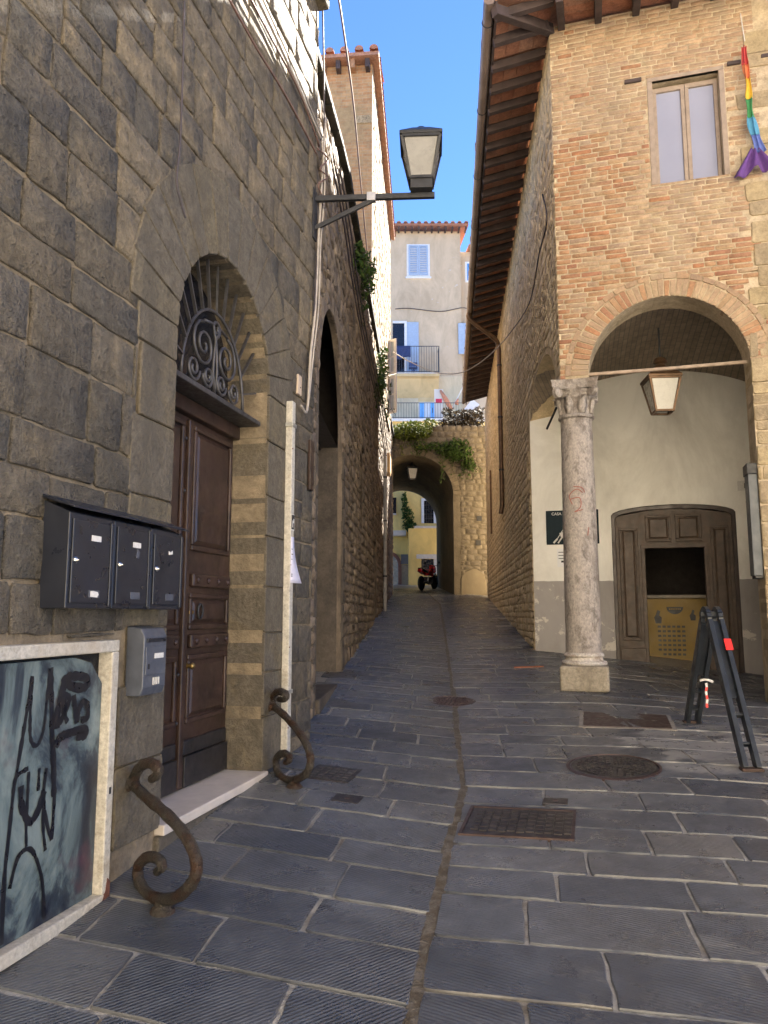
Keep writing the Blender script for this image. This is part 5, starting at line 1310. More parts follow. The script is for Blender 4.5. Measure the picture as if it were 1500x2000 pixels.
# greenery on the archway
def plant(nm, label, cat, px_, py_, d, rad, n_, mat, size=.09, grp=None):
    c = aty(px_, py_, d); mb = MB()
    leaves(mb, c, rad, n_, size)
    for _ in range(7):      # sprays reaching out of the clump
        q = V(c) + V((rnd.uniform(-1, 1) * rad[0], rnd.uniform(-1, .3) * rad[1], rnd.uniform(-.8, 1) * rad[2])); leaves(mb, q, (rad[0] * .35, rad[1] * .35, rad[2] * .4), n_ // 12, size * .9)
    o = tag(mb.build(nm, mat, loc=tuple(c)), label, cat, grp)
    if nm != 'dry_hedge': vine(o, c, 10, rad[2] * 2.2, rad, mat, size * .8)
    return o
plant('bush', 'bright yellow green bush in the sun on top of the archway', 'bush', 803, 842, 28.8, (.85, .5, .36), 1100, bright_l, .075)
plant('hanging_plant', 'dark green creeper trailing over the right of the archway', 'plant', 893, 882, 28.75, (.62, .22, .42), 420, green_l, .08)
plant('hanging_plant', 'small thin creeper over the crown of the archway', 'plant', 838, 872, 28.8, (.7, .2, .18), 160, green_l, .07)
plant('creeper', 'wisp of green beside the far right end of the archway', 'plant', 915, 905, 28.8, (.22, .15, .2), 160, green_l, .07)
plant('dry_hedge', 'brown dry hedge with pale flecks on the right end of the archway', 'hedge', 905, 825, 29.8, (.85, .6, .5), 2200, dry_l, .07)
# lantern in the passage
lb = aty(805, 936, 30.2)
pl2 = thing('passage_lantern', 'small white glass lantern hanging in the archway passage', 'lamp', lb)
lantern(pl2, lb, .24, .4, .42, [(.05, 0), (.05, .08)], (1, .1), dark_iron, bpy.data.materials['white_lamp_glass'], .16)
q = lb + V((0, 0, .66)); MB().tube([q - V((0, 0, .02)), V((q.x, q.y, BZ + BR_ - .02))], .015, 6).build('rod', dark_iron, pl2)

# ================================================================ YELLOW HOUSE beyond the passage
YB = Fr((-3, 40.0), (1, 0)); yb = thing('yellow_house', 'ochre yellow house seen through the archway', 'house', (1, 40, 3))
y_pl = plaster('yellow_plaster', (.85, .6, .2), (.5, .36, .16), .35, .6); y_pl2 = plaster('deep_yellow_plaster', (.85, .58, .18), (.5, .35, .14), .2, .5)
TERR = aty(800, 823, 40)[2]
MB().fbox(YB, -3, 9, 2.5, TERR - .02, -5, 0).build('wall', y_pl, yb)
def YP(x, y, b=0): return YB.px(x, y, b)
def rect_px(fr, x0, y0, x1, y1, b=0): 
    a0, z1 = fr.px(x0, y0, b); a1, z0 = fr.px(x1, y1, b); return a0, a1, z0, z1
ex = rect_px(YB, 798, 1032, 853, 1146, .8); MB().fbox(YB, ex[0], ex[1] + 1.5, 2.6, ex[3], 0, .8).build('annex', y_pl2, yb)
MB().fbox(YB, ex[0] + .3, ex[1] + 1.4, ex[3] + .001, ex[3] + .12, .0, .88).build('annex_ledge', marble, yb, bevel=.01)
w_ = rect_px(YB, 828, 978, 847, 1022); wd_ = MB().fbox(YB, w_[0], w_[1], w_[2], w_[3], 0.002, .02).build('window', void, yb)
fr2 = MB(); fr2.fbox(YB, w_[0] - .14, w_[0], w_[2], w_[3], 0, .05); fr2.fbox(YB, w_[1], w_[1] + .14, w_[2], w_[3], 0, .05); fr2.fbox(YB, w_[0] - .14, w_[1] + .14, w_[3], w_[3] + .12, 0, .05); fr2.build('window_frame', wl, wd_)
for i in range(1, 4): MB().fbox(YB, w_[0] + (w_[1] - w_[0]) * i / 4 - .012, w_[0] + (w_[1] - w_[0]) * i / 4 + .012, w_[2], w_[3], .02, .05).build('grille_bar', dark_iron, wd_)
for i in range(1, 5): zz = w_[2] + (w_[3] - w_[2]) * i / 5; MB().fbox(YB, w_[0], w_[1], zz - .012, zz + .012, .055, .08).build('grille_bar', dark_iron, wd_)
w_ = rect_px(YB, 762, 972, 774, 1003); w2_ = MB().fbox(YB, w_[0], w_[1], w_[2], w_[3], 0.002, .03).build('window', void, yb)
MB().fbox(YB, w_[0], w_[1], w_[2] - .08, w_[2], 0, .1).build('window_sill', marble, w2_)
w_ = rect_px(YB, 823, 1092, 847, 1122, .8); ow_ = MB().fbox(YB, w_[0], w_[1], w_[2], w_[3], .802, .82).build('low_window', void, yb)
MB().fbox(YB, w_[0] - .25, w_[1] + .2, w_[3] + .02, w_[3] + .24, .8, .84).build('stone_lintel', marble, ow_); MB().fbox(YB, w_[1] + .01, w_[1] + .22, w_[2], w_[3], .8, .84).build('jamb', marble, ow_)
dc, dz_ = YP(757, 1100); ad = MB().prism(YB, arch_loop(dc, .55, dz_ - .1, 2.7, 14), .002, .03).build('arched_door', plain('glazed_door_grey', (.2, .22, .21), .3), yb)
rngp = arch_loop(dc, .55, dz_ - .1, 2.7, 14); rng2 = arch_loop(dc, .72, dz_ - .1, 2.7, 14)
MB().prism(YB, rng2 + rngp[::-1], 0, .08).build('door_surround', plain('red_brown_surround', (.2, .08, .05), .7), ad)
s_ = rect_px(YB, 760, 1036, 793, 1046, .5); MB().fbox(YB, s_[0] - 1, s_[1], s_[2], s_[3], 0, .5).build('canopy', marble, yb)
s_ = rect_px(YB, 783, 1083, 797, 1102); MB().fbox(YB, s_[0], s_[1], s_[2], s_[3], 0, .12).build('wall_cabinet', grey_box, yb)
s_ = rect_px(YB, 783, 1103, 797, 1145); MB().fbox(YB, s_[0], s_[1], s_[2], s_[3], 0, .06).build('brick_plinth', brick_buff, yb)
for i, (x, y, r_, n_) in enumerate(((790, 985, (.16, .15, .75), 160), (797, 1010, (.3, .15, .6), 200), (800, 1028, (.4, .15, .3), 160))):
    c = aty(x, y, 39.85); mb = MB(); leaves(mb, c, r_, n_, .09); tag(mb.build('climbing_ivy', green_l, loc=tuple(c)), ['thin strand of ivy highest on the yellow house', 'middle clump of ivy on the yellow house', 'lowest clump of ivy on the yellow house ledge'][i], 'ivy', 'ivy on the yellow house')
# terrace on its roof
MB().fbox(YB, -3, 9, TERR - .02, TERR + .12, -5, .15).build('terrace_edge', wl, yb)
tr0 = thing('terrace_railing', 'thin iron railing along the terrace above the archway', 'railing', (2, 40, TERR + .12))
for zz in (TERR + .2, TERR + 1.0): MB().bar(YB.p(3.3, zz, .05), YB.p(7.2, zz, .05), .03, .03).build('rail', iron, tr0)
for i in range(27): MB().bar(YB.p(3.35 + i * .14, TERR + .12, .05), YB.p(3.35 + i * .14, TERR + 1.0, .05), .016, .016).build('baluster', iron, tr0)
def at40(x, y, b=.0): return YB.px(x, y, b)
s_ = rect_px(YB, 851, 779, 863, 787, -.6)
rs = thing('terrace_board', 'white board with a red panel standing on the terrace', 'sign', YB.p((s_[0] + s_[1]) / 2, TERR + .12, -.6))
bt = rect_px(YB, 848, 760, 866, 820, -.6); MB().fbox(YB, bt[0], bt[1], TERR + .12, bt[3], -.64, -.6).build('board', label_white, rs); MB().fbox(YB, s_[0], s_[1], s_[2], s_[3], -.6, -.585).build('red_panel', plain('red_panel', (.6, .03, .08), .6), rs)
pz_ = thing('folded_parasol', 'faded orange parasol folded on the terrace', 'parasol', YB.p(*at40(882, 820, -.5)[:1], TERR + .12, -.5))
orange = plain('faded_orange_cloth', (.62, .26, .14), .85, wear=.15)
p0 = YB.p(at40(860, 762, -.5)[0], at40(860, 762, -.5)[1], -.5); p1 = YB.p(at40(882, 800, -.5)[0], at40(882, 800, -.5)[1], -.5); p2 = YB.p(at40(906, 752, -.5)[0], at40(906, 752, -.5)[1], -.5)
MB().tube([p0, V(p0).lerp(V(p1), .5), p1], .1, 8, [.06, .14, .1]).build('folded_canopy', orange, pz_, smooth=True); MB().tube([V(p1) + V((.25, 0, .3)), V(p1) + V((.35, 0, .6))], .1, 8, [.12, .05]).build('canopy_fold', orange, pz_, smooth=True)
MB().tube([p1, p2], .03, 6).build('pole', label_white, pz_); MB().tube([YB.p(at40(882, 800, -.5)[0], TERR + .12, -.5), p1], .03, 6).build('stand', frame_grey, pz_)
ch = at40(918, 815, -.8); tc = thing('deck_chair', 'white deck chair behind the dry hedge on the terrace', 'chair', YB.p(ch[0], TERR + .12, -.8))
MB().bar(YB.p(ch[0] - .3, TERR + .5, -.8), YB.p(ch[0] + .35, TERR + 1.35, -1.0), .5, .04, YB.n).build('backrest', wl, tc); MB().bar(YB.p(ch[0] - .3, TERR + .5, -.8), YB.p(ch[0] - .7, TERR + .45, -.3), .5, .04).build('seat', wl, tc)
for x_ in (-.3, .3): MB().bar(YB.p(ch[0] + x_ - .1, TERR + .12, -.8), YB.p(ch[0] + x_, TERR + .6, -.8), .03, .03).build('leg', wl, tc)

# ================================================================ GREY APARTMENT HOUSE
GB = Fr((-2, 46.0), (1, 0)); gb = thing('apartment_house', 'tall grey plastered apartment house with blue shutters at the end of the lane', 'apartment house', (2, 47, 10))
g_pl = plaster('grey_plaster', (.6, .46, .31), (.56, .5, .43), .55, .35); o_pl = plaster('orange_plaster', (.64, .47, .24), (.6, .48, .3), .5, .5)
blue = plain('blue_shutter_paint', (.36, .44, .56), .55, wear=.08); sky_door = plain('sky_blue_door', (.16, .42, .75), .5, wear=.1)
def GR(x0, y0, x1, y1, b=0): return rect_px(GB, x0, y0, x1, y1, b)
top = GB.px(850, 452)[1]; r_ = GR(700, 460, 905, 900)
MB().fbox(GB, -2, r_[1], 8, top, -8, 0).build('wall', g_pl, gb)
top2 = GB.px(918, 487)[1]; MB().fbox(GB, r_[1] + .002, r_[1] + 5, 8, top2, -8, -.35).build('side_wing', g_pl, gb)
oz = GB.px(800, 735)[1]; MB().fbox(GB, -1.9, r_[1] - .01, 8, oz, .002, .03).build('ochre_lower_wall', plaster('cream_ochre_plaster', (.66, .54, .36), (.6, .52, .4), .3, .4), gb)
# roofs with rafters and tile ends
for (x0, x1, zt_, b0, nm) in ((-2, r_[1] + .45, top, 0, 'roof'), (r_[1] + .5, r_[1] + 5, top2, -.35, 'wing_roof')):
    m = MB(); P = [GB.p(x0, zt_ + .02, b0 + .75), GB.p(x1, zt_ + .02, b0 + .75), GB.p(x1, zt_ + 1.3, b0 - 5), GB.p(x0, zt_ + 1.3, b0 - 5)]
    m.box8(P + [(x, y, z + .14) for x, y, z in P]); rf = m.build(nm, terracotta, gb)
    n_ = int((x1 - x0) / .42)
    for i in range(n_):
        a = x1 - .15 - i * .42
        MB().bar(GB.p(a, zt_ - .06, b0), GB.p(a, zt_ - .09, b0 + .68), .1, .14).build('rafter', raf_m, rf)
        pts = []; m = MB()
        for b, dz in ((b0 + .85, 0), (b0 - .8, .35)):
            for k in range(7): t = math.pi * k / 6; pts.append(GB.p(a + .13 * math.cos(t), zt_ + .15 + .11 * math.sin(t) + dz, b))
        m.add(pts + [GB.p(a, zt_ + .15, b0 + .85)], [(k, k + 1, 8 + k, 7 + k) for k in range(6)] + [(k, k + 1, 14) for k in range(6)]); m.build('roof_tile', terracotta, rf, smooth='auto')
def leaf(fr, x0, x1, z0, z1, b, mat, par, slats=9, nm='shutter'):
    m = MB(); f = .09; m.fbox(fr, x0, x1, z0, z0 + f, b, b + .06); m.fbox(fr, x0, x1, z1 - f, z1, b, b + .06); m.fbox(fr, x0, x0 + f, z0 + f, z1 - f, b, b + .06); m.fbox(fr, x1 - f, x1, z0 + f, z1 - f, b, b + .06)
    o = m.build(nm, mat, par)
    if slats:
        for i in range(slats):
            zz = z0 + f + (z1 - z0 - 2 * f) * (i + .5) / slats; h = (z1 - z0 - 2 * f) / slats * .42
            MB().box8([fr.p(x0 + f, zz - h, b + .05), fr.p(x1 - f, zz - h, b + .05), fr.p(x1 - f, zz - h + .02, b + .055), fr.p(x0 + f, zz - h + .02, b + .055), fr.p(x0 + f, zz + h - .02, b + .01), fr.p(x1 - f, zz + h - .02, b + .01), fr.p(x1 - f, zz + h, b + .015), fr.p(x0 + f, zz + h, b + .015)]).build('slat', mat, o)
    else: MB().fbox(fr, x0 + f, x1 - f, z0 + f, z1 - f, b + .01, b + .04).build('board', mat, o)
    return o
w_ = GR(798, 480, 836, 538); win_ = MB().fbox(GB, w_[0] - .12, w_[1] + .12, w_[2] - .14, w_[3] + .1, .003, .012).build('window', wl, gb)
leaf(GB, w_[0], (w_[0] + w_[1]) / 2 - .01, w_[2], w_[3], .02, blue, win_, 12); leaf(GB, (w_[0] + w_[1]) / 2 + .01, w_[1], w_[2], w_[3], .02, blue, win_, 12)
MB().fbox(GB, w_[0] - .2, w_[1] + .2, w_[2] - .22, w_[2] - .12, .0, .12).build('window_sill', wl, win_)
w_ = GR(912, 515, 932, 548, -.35); win_ = MB().fbox(GB, w_[0] - .12, w_[1] + .1, w_[2] - .12, w_[3] + .12, -.345, -.33).build('window', wl, gb); MB().fbox(GB, w_[0], w_[1], w_[2], w_[3], -.33, -.32).build('pane', plain('sky_pane', (.1, .28, .62), .06, wear=.03, bumpy=0), win_)
w_ = GR(767, 632, 790, 728); win_ = MB().fbox(GB, w_[0], w_[1], w_[2], w_[3], .003, .02).build('balcony_door', void, gb)
m = MB(); m.fbox(GB, w_[1], w_[1] + .16, w_[2], w_[3], .003, .08); m.fbox(GB, w_[0], w_[1] + .16, w_[3], w_[3] + .14, .003, .08); m.build('door_frame', wl, win_)
s_ = GR(795, 629, 818, 700, .1); leaf(GB, s_[0], s_[1], w_[2], s_[3], .03, blue, win_, 0)
s_ = GR(895, 631, 911, 691, .1); win3 = MB().fbox(GB, s_[1] + .02, s_[1] + .9, s_[2], s_[3], .003, .02).build('window', wgl, gb); leaf(GB, s_[0], s_[1], s_[2], s_[3], .03, blue, win3, 0)
s_ = GR(820, 788, 849, 826); dw = MB().fbox(GB, s_[0] - .08, s_[1] + .08, s_[2] - .5, s_[3] + .08, .032, .05).build('terrace_door', wl, gb)
mid = (s_[0] + s_[1]) / 2
for x0, x1 in ((s_[0], mid - .2), (mid + .2, s_[1])): MB().fbox(GB, x0, x1, s_[2] - .4, s_[3], .05, .075).build('door_leaf', sky_door, dw)
MB().fbox(GB, mid + .3, s_[1] - .1, (s_[2] + s_[3]) / 2, s_[3] - .3, .075, .08).build('door_pane', room_dark, dw)
MB().fbox(GB, s_[0] - .1, s_[1] + .1, s_[3] + .08, s_[3] + .35, .031, .06).build('door_lintel', o_pl, dw)
# balcony
bx = GR(760, 676, 858, 733, 1.1); bz = GB.px(800, 730, 1.1)[1]
bal = MB().prism(Fr(GB.p(0, 0)[:2], (0, -1)), [(0, bz - 1.25), (0, bz), (1.12, bz), (1.12, bz - .14), (.8, bz - .2)], bx[0] * -1 if False else -bx[0], -bx[1]).build('balcony', o_pl, gb)
MB().fbox(GB, bx[0], bx[1] + .06, bz + .001, bz + .07, .0, 1.16).build('balcony_slab', marble, bal)
rt = bx[3]
for zz in (bz + .15, rt): MB().bar(GB.p(bx[0], zz, 1.08), GB.p(bx[1], zz, 1.08), .035, .035).build('rail', iron, bal); MB().bar(GB.p(bx[1], zz, .02), GB.p(bx[1], zz, 1.08), .035, .035).build('side_rail', iron, bal)
nb_ = 20
for i in range(nb_ + 1): x = bx[0] + (bx[1] - bx[0]) * i / nb_; MB().bar(GB.p(x, bz + .07, 1.08), GB.p(x, rt, 1.08), .02, .02).build('baluster', iron, bal)
for i in range(5): MB().bar(GB.p(bx[1], bz + .07, .2 + i * .2), GB.p(bx[1], rt, .2 + i * .2), .02, .02).build('side_baluster', iron, bal)
k = GR(772, 676, 802, 698, 1.15); ck = thing('laundry', 'dark blue washing hung over the balcony rail', 'laundry', GB.p((k[0] + k[1]) / 2, k[2], 1.13))
mb = MB(); N = 14
for j in range(6):
    for i in range(N + 1): s = i / N; mb.v.append(GB.p(k[0] + (k[1] - k[0]) * s, k[3] + .03 - (k[3] - k[2] + (.15 if s < .5 else 0)) * j / 5, 1.13 + .04 * math.sin(s * 17) * j / 5))
for j in range(5):
    for i in range(N): q = j * (N + 1) + i; mb.f.append((q, q + 1, q + N + 2, q + N + 1))
o = mb.build('cloth', plain('navy_cloth', (.03, .045, .12), .9), ck, smooth=True); o.modifiers.new('thickness', 'SOLIDIFY').thickness = .01
ct_ = GR(797, 700, 818, 728, .7); cs = thing('balcony_chair', 'small blue folding chair on the balcony', 'chair', GB.p((ct_[0] + ct_[1]) / 2, bz + .07, .6))
cx_ = (ct_[0] + ct_[1]) / 2; cb_ = plain('chair_blue', (.06, .1, .25), .6)
MB().fbox(GB, cx_ - .25, cx_ + .25, bz + .5, bz + .54, .4, .8).build('seat', cb_, cs); MB().fbox(GB, cx_ - .25, cx_ + .25, bz + .72, bz + .95, .36, .4).build('backrest', cb_, cs)
for s in (-1, 1): MB().bar(GB.p(cx_ - .22 * s, bz + .07, .8), GB.p(cx_ + .22 * s, bz + .72, .4), .03, .03).build('leg', cb_, cs); MB().bar(GB.p(cx_ - .22 * s, bz + .07, .4), GB.p(cx_ + .22 * s, bz + .5, .8), .03, .03).build('leg', cb_, cs)
def wire(nm, pts, r_, mat, label, cat='cable'): return tag(MB().tube(smooth_path(pts, 6), r_, 6).build(nm, mat, smooth=True), label, cat)
wire('facade_cable', [GB.p(*GB.px(x, y), .06) for x, y in ((772, 604), (800, 603), (860, 609), (912, 603), (918, 640))], .025, iron, 'grey cable across the grey house facade above the balcony')
# ================================================================ CABLES
def W1p(x, y, b): a, z = W1.px(x, y, b); return W1.p(a, z, b)
for i, (p, mt, r_, lb_) in enumerate([
    ([(432, -30), (500, 92), (560, 190), (618, 300)], cable_brown, .009, 'lowest brown cable slanting down the sunlit stone wall'),
    ([(470, -40), (530, 75), (585, 180), (624, 285)], cable_brown, .008, 'second brown cable from the bottom on the sunlit wall'),
    ([(495, -20), (545, 85), (592, 190), (627, 272)], cable_pale, .013, 'thick pale cable slanting along the string course'),
    ([(505, -20), (556, 92), (600, 195), (630, 268)], cable_pale, .008, 'thin pale cable just above the thick pale one')]):
    wire('wall_cable', [W1p(x, y, .05) for x, y in p], r_, mt, lb_)['group'] = 'cables on the near house'
for i, (p, mt, r_, lb_) in enumerate([
    ([(630, 0), (633, 200), (632, 300), (626, 390), (618, 520), (612, 640), (606, 770)], cable_dark, .008, 'dark cable hanging straight down the house corner'),
    ([(636, 230), (630, 330), (622, 470), (616, 600), (606, 700), (600, 800), (588, 792)], cable_pale, .012, 'pale cable curling into the top of the conduit'),
    ([(628, 270), (634, 360), (626, 480), (622, 600), (612, 690), (603, 780)], cable_pale, .009, 'pale cable looping beside the lantern bracket'),
    ([(620, 290), (640, 310), (625, 330), (640, 345), (622, 360), (628, 380)], cable_brown, .007, 'tangled brown cable end above the lantern bracket'),
    ([(360, -10), (357, 120), (352, 270), (345, 350), (352, 390), (362, 425)], cable_dark, .007, 'single dark cable hanging down the stones above the door')]):
    wire('wall_cable', [W1p(x, y, .035 + i * .006) for x, y in p], r_, mt, lb_)['group'] = 'cables on the near house'
for i, off in enumerate((0, 6, 13)):
    wire('ledge_cable', [W2.p(*W2.px(x + off * (1 - k * .1), y, .12 + i * .02), .12 + i * .02) for k, (x, y) in enumerate(((650, 330), (672, 440), (690, 560), (712, 680), (735, 780), (752, 890)))], .012, cable_dark, ['lower', 'middle', 'upper'][i] + ' dark cable sagging along the top of the rubble wall')['group'] = 'cables along the rubble wall'
wire('overhead_cable', [aty(655, -40, 6.0), aty(668, 40, 7.5), aty(690, 200, 9.5), aty(702, 330, 11.5), aty(716, 480, 14), aty(728, 620, 16.2)], .012, cable_brown, 'brown overhead cable dropping from the sky to the tower house')
q1 = V(FS.p(*FS.px(985, 665, .06), .06))
wire('overhead_cable', [aty(768, 688, 20.5), aty(800, 706, 19.6), aty(850, 727, 18.6), aty(900, 728, 17.8), aty(945, 703, 17), q1], .012, cable_pale, 'pale cable sagging across the lane to the loggia house')
wire('wall_cable', [q1] + [FS.p(*FS.px(x, y, .05), .05) for x, y in ((1025, 610), (1042, 560), (1052, 500), (1068, 430))] + [FS.p(.75, 7.2, .05)], .01, cable_dark, 'dark cable climbing the golden side wall of the loggia house')

# ================================================================ DRAIN COVERS AND MARKS
def gbox(mb, x0, y0, fr, a0, a1, c0, c1, h0, h1):
    P = []
    for h in (h0, h1):
        for a, c in ((a0, c0), (a1, c0), (a1, c1), (a0, c1)):
            q = fr.p(a, 0, c); P.append((q[0], q[1], g(q[0], q[1]) + h))
    return mb.box8(P)
cast = plain('cast_iron_cover', (.05, .045, .046), .42, .6, wear=.35, scale=10); cast_b = plain('brown_cast_iron', (.07, .045, .04), .5, .5, wear=.3, scale=10)
# grid cover in the foreground
c = gpx(1014, 1608); fr = Fr((c.x, c.y), (.965, -.262))
gc = thing('drain_cover', 'square cast iron cover with a brick pattern grid in the foreground', 'drain cover', c)
hw, hd = .3, .225
m = MB(); gbox(m, 0, 0, fr, -hw, hw, -hd, hd, -.03, .008); m.build('plate', cast, gc)
m = MB()
for a0, a1, c0, c1 in ((-hw - .025, hw + .025, -hd - .025, -hd - .004), (-hw - .025, hw + .025, hd + .004, hd + .025), (-hw - .025, -hw - .004, -hd - .004, hd + .004), (hw + .004, hw + .025, -hd - .004, hd + .004)): gbox(m, 0, 0, fr, a0, a1, c0, c1, -.03, .012)
m.build('frame', cast_b, gc)
for j in range(7):
    for i in range(11):
        x = -hw + .035 + i * .053 ; y = -hd + .03 + j * .063 + (.014 if i % 2 else 0)
        if y + .046 > hd - .01: continue
        m = MB(); gbox(m, 0, 0, fr, x, x + .043, y, y + .05, .006, .015); m.build('raised_block', cast, gc)
# round covers
def round_cover(px_, py_, rad, label, mat, ring=True):
    c = gpx(px_, py_); t = thing('manhole_cover', label, 'manhole cover', c, 'round manhole covers')
    sx = (g(c.x + .3, c.y) - g(c.x - .3, c.y)) / .6; ax = V((-sx, -.08, 1)).normalized()
    MB().lathe(c, [(rad, -.02), (rad, .006), (rad * .97, .009), (rad * .93, .007), (.001, .007)], 40, ax).build('disc', mat, t)
    if ring: MB().lathe(c, [(rad * 1.1, -.02), (rad * 1.1, .006), (rad * 1.03, .011), (rad * 1.015, .005), (rad * 1.015, -.02)], 40, ax).build('ring', cast_b, t, smooth='auto')
    ex = ax.orthogonal().normalized(); ey = ax.cross(ex)
    for k in range(5):
        rr = rad * (.16 + .16 * k); n = 4 + 6 * k
        for i in range(n):
            th = 2 * math.pi * (i + .5 * (k % 2)) / n; d = ex * math.cos(th) + ey * math.sin(th); s = ax.cross(d)
            q = c + d * rr + ax * .0065; h = ax * .006; a_ = d * rad * .05; b_ = s * rad * .055
            MB().box8([q - a_ - b_, q + a_ - b_, q + a_ + b_, q - a_ + b_, q - a_ - b_ + h, q + a_ - b_ + h, q + a_ + b_ + h, q - a_ + b_ + h]).build('raised_block', mat, t)
    return t
round_cover(1198, 1498, .31, 'round dark manhole cover on the right in front of the loggia', cast)
round_cover(882, 1370, .24, 'round rusty manhole cover on the centre line of the lane', cast_b)
# long brown plate in front of the column
c = gpx(1222, 1406); fr = Fr((c.x, c.y), (.965, -.262)); bp = thing('access_plate', 'rectangular brown iron plate in the paving before the column', 'access plate', c)
m = MB(); gbox(m, 0, 0, fr, -.38, .38, -.3, .3, -.02, .008); m.build('plate', cast_b, bp)
m = MB()
for a0, a1, c0, c1 in ((-.42, .42, -.34, -.305), (-.42, .42, .305, .34), (-.42, -.385, -.305, .305), (.385, .42, -.305, .305)): gbox(m, 0, 0, fr, a0, a1, c0, c1, -.02, .006)
m.build('frame', plain('mortar_frame', (.22, .2, .17), .7), bp)
for s in (-.25, 0, .25): m = MB(); gbox(m, 0, 0, fr, s - .02, s + .02, -.01, .01, .007, .011); m.build('lifting_slot', ink, bp)
# small grate by the second wheel guard
c = gpx(650, 1511); fr = Fr((c.x, c.y), (.965, -.262)); gr = thing('drain_grate', 'small dark perforated drain grate by the second wheel guard', 'drain grate', c)
m = MB(); gbox(m, 0, 0, fr, -.17, .17, -.17, .17, -.02, .005); m.build('plate', cast, gr)
for i in range(5):
    for j in range(5): m = MB(); gbox(m, 0, 0, fr, -.14 + i * .06, -.1 + i * .06, -.14 + j * .06, -.1 + j * .06, .004, .009); m.build('stud', iron, gr)
# small iron lids in the paving
for (x, y, s, lb_) in ((678, 1561, .07, 'tiny square iron lid in the paving left of the centre line'), (1085, 1566, .06, 'thin iron key plate behind the grid cover')):
    c = gpx(x, y); fr = Fr((c.x, c.y), (.965, -.262)); m = MB(); gbox(m, 0, 0, fr, -s * 1.3, s * 1.3, -s, s, -.02, .007); o = tag(m.build('access_cover', cast, loc=tuple(c), bevel=.003), lb_, 'drain cover')
    m = MB(); gbox(m, 0, 0, fr, -.015, .015, -.01, .01, .006, .01); m.build('knob', cast_b, o)
# orange paint mark
c = gpx(1033, 1303); fr = Fr((c.x, c.y), (1, -.08)); m = MB(); op = plain('orange_road_paint', (.5, .16, .06), .7, wear=.3, scale=30)
gbox(m, 0, 0, fr, -.2, .2, -.045, .045, .002, .0075); tag(m.build('road_mark', op), 'short orange paint stroke on the paving near the column', 'road mark')

# ================================================================ FOLDING STAND (right foreground)
st_m = plain('slate_painted_steel', (.02, .024, .029), .45, .1, wear=.3, scale=9)
f1 = gpx(1468, 1506); f2 = gpx(1352, 1412); apex = V(((f1.x + f2.x) / 2, (f1.y + f2.y) / 2, 0))
d = (f1 - f2); d.z = 0; L_ = d.length; d.normalize(); s_ = V((-d.y, d.x, 0))
at_ = V((apex.x, apex.y, 0)) ; zt_ = CAMZ + .0
fs = thing('folding_stand', 'dark slate A shaped folding steel stand with rungs and a red tag', 'stand', ((f1.x + f2.x) / 2, (f1.y + f2.y) / 2, min(f1.z, f2.z)))
top_r = .1; W_ = .045; foot_rust = plain('dark_foot_rust', (.05, .028, .02), .8, wear=.4)
for foot, sg_, nm in ((f1, 1, 'front_leg'), (f2, -1, 'rear_leg')):
    T = at_ + d * sg_ * top_r + V((0, 0, zt_ - .06)); m = MB()
    leg = None
    for k in (-1, 1):
        o = s_ * k * W_
        mm = MB().bar(V(foot) + o + V((0, 0, .01)), T + o, .036, .085, d)
        if leg is None: leg = mm.build(nm, st_m, fs, bevel=.004)
        else: mm.build('rail', st_m, leg, bevel=.004)
    MB().bar(V(foot).lerp(T, .45 if sg_ > 0 else .5) - d * .012 * sg_, T - d * .012 * sg_, W_ * 2, .012, d).build('web_plate', st_m, leg)
    for q in (.16, .34):
        c = V(foot).lerp(T, q); MB().bar(c - s_ * (W_ - .012), c + s_ * (W_ - .012), .05, .018, (T - V(foot)).normalized()).build('rung', st_m, leg, bevel=.003)
    MB().bar(V(foot) - s_ * .075 + V((0, 0, .012)), V(foot) + s_ * .075 + V((0, 0, .012)), .09, .022).build('foot_bar', foot_rust, leg, bevel=.004)
for k in (-1, 1):
    o = s_ * k * W_; pts = [at_ + o + V((0, 0, zt_ - .06)) + d * top_r * math.cos(math.pi * i / 10) + V((0, 0, top_r * math.sin(math.pi * i / 10))) for i in range(11)]
    m = MB(); 
    for p, q in zip(pts, pts[1:]): m.bar(p, q, .034, .05, s_.cross(q - p))
    m.build('top_bow', st_m, fs, smooth=False)
m = MB().bar(at_ - s_ * .09 + V((0, 0, zt_ - .0)), at_ + s_ * .09 + V((0, 0, zt_ - .0)), .05, .05); m.build('hinge_bar', st_m, fs, bevel=.01)
T = at_ + d * top_r + V((0, 0, zt_ - .06)); c = V(f1).lerp(T, .82) + d * .047 + s_ * W_ + V((0, 0, .012))
red = plain('red_reflector', (.75, .03, .02), .4, wear=.1)
ax_ = (T - V(f1)).normalized(); MB().bar(c - ax_ * .05, c + ax_ * .05, .055, .006, d).build('red_tag', red, fs)
T2 = at_ - d * top_r + V((0, 0, zt_ - .06)); c = V(f2).lerp(T2, .42) + d * .06 + s_ * W_
tp = thing('barrier_tape', 'scrap of red and white tape tied to the rear leg of the stand', 'tape', c)
MB().tube(smooth_path([c + V((-.05, 0, .02)), c + V((0, -.01, .03)), c + V((.06, 0, .01))], 4), .012, 6).build('knot', label_white, tp)
for i in range(6):
    p = c + V((.005 * math.sin(i * 2), -.005, -.035 * i)); q = c + V((.005 * math.sin(i * 2 + 2), -.005, -.035 * (i + 1))); MB().bar(p, q, .02, .003, (0, -1, 0)).build('tape_band', label_white if i % 2 == 0 else red, tp)

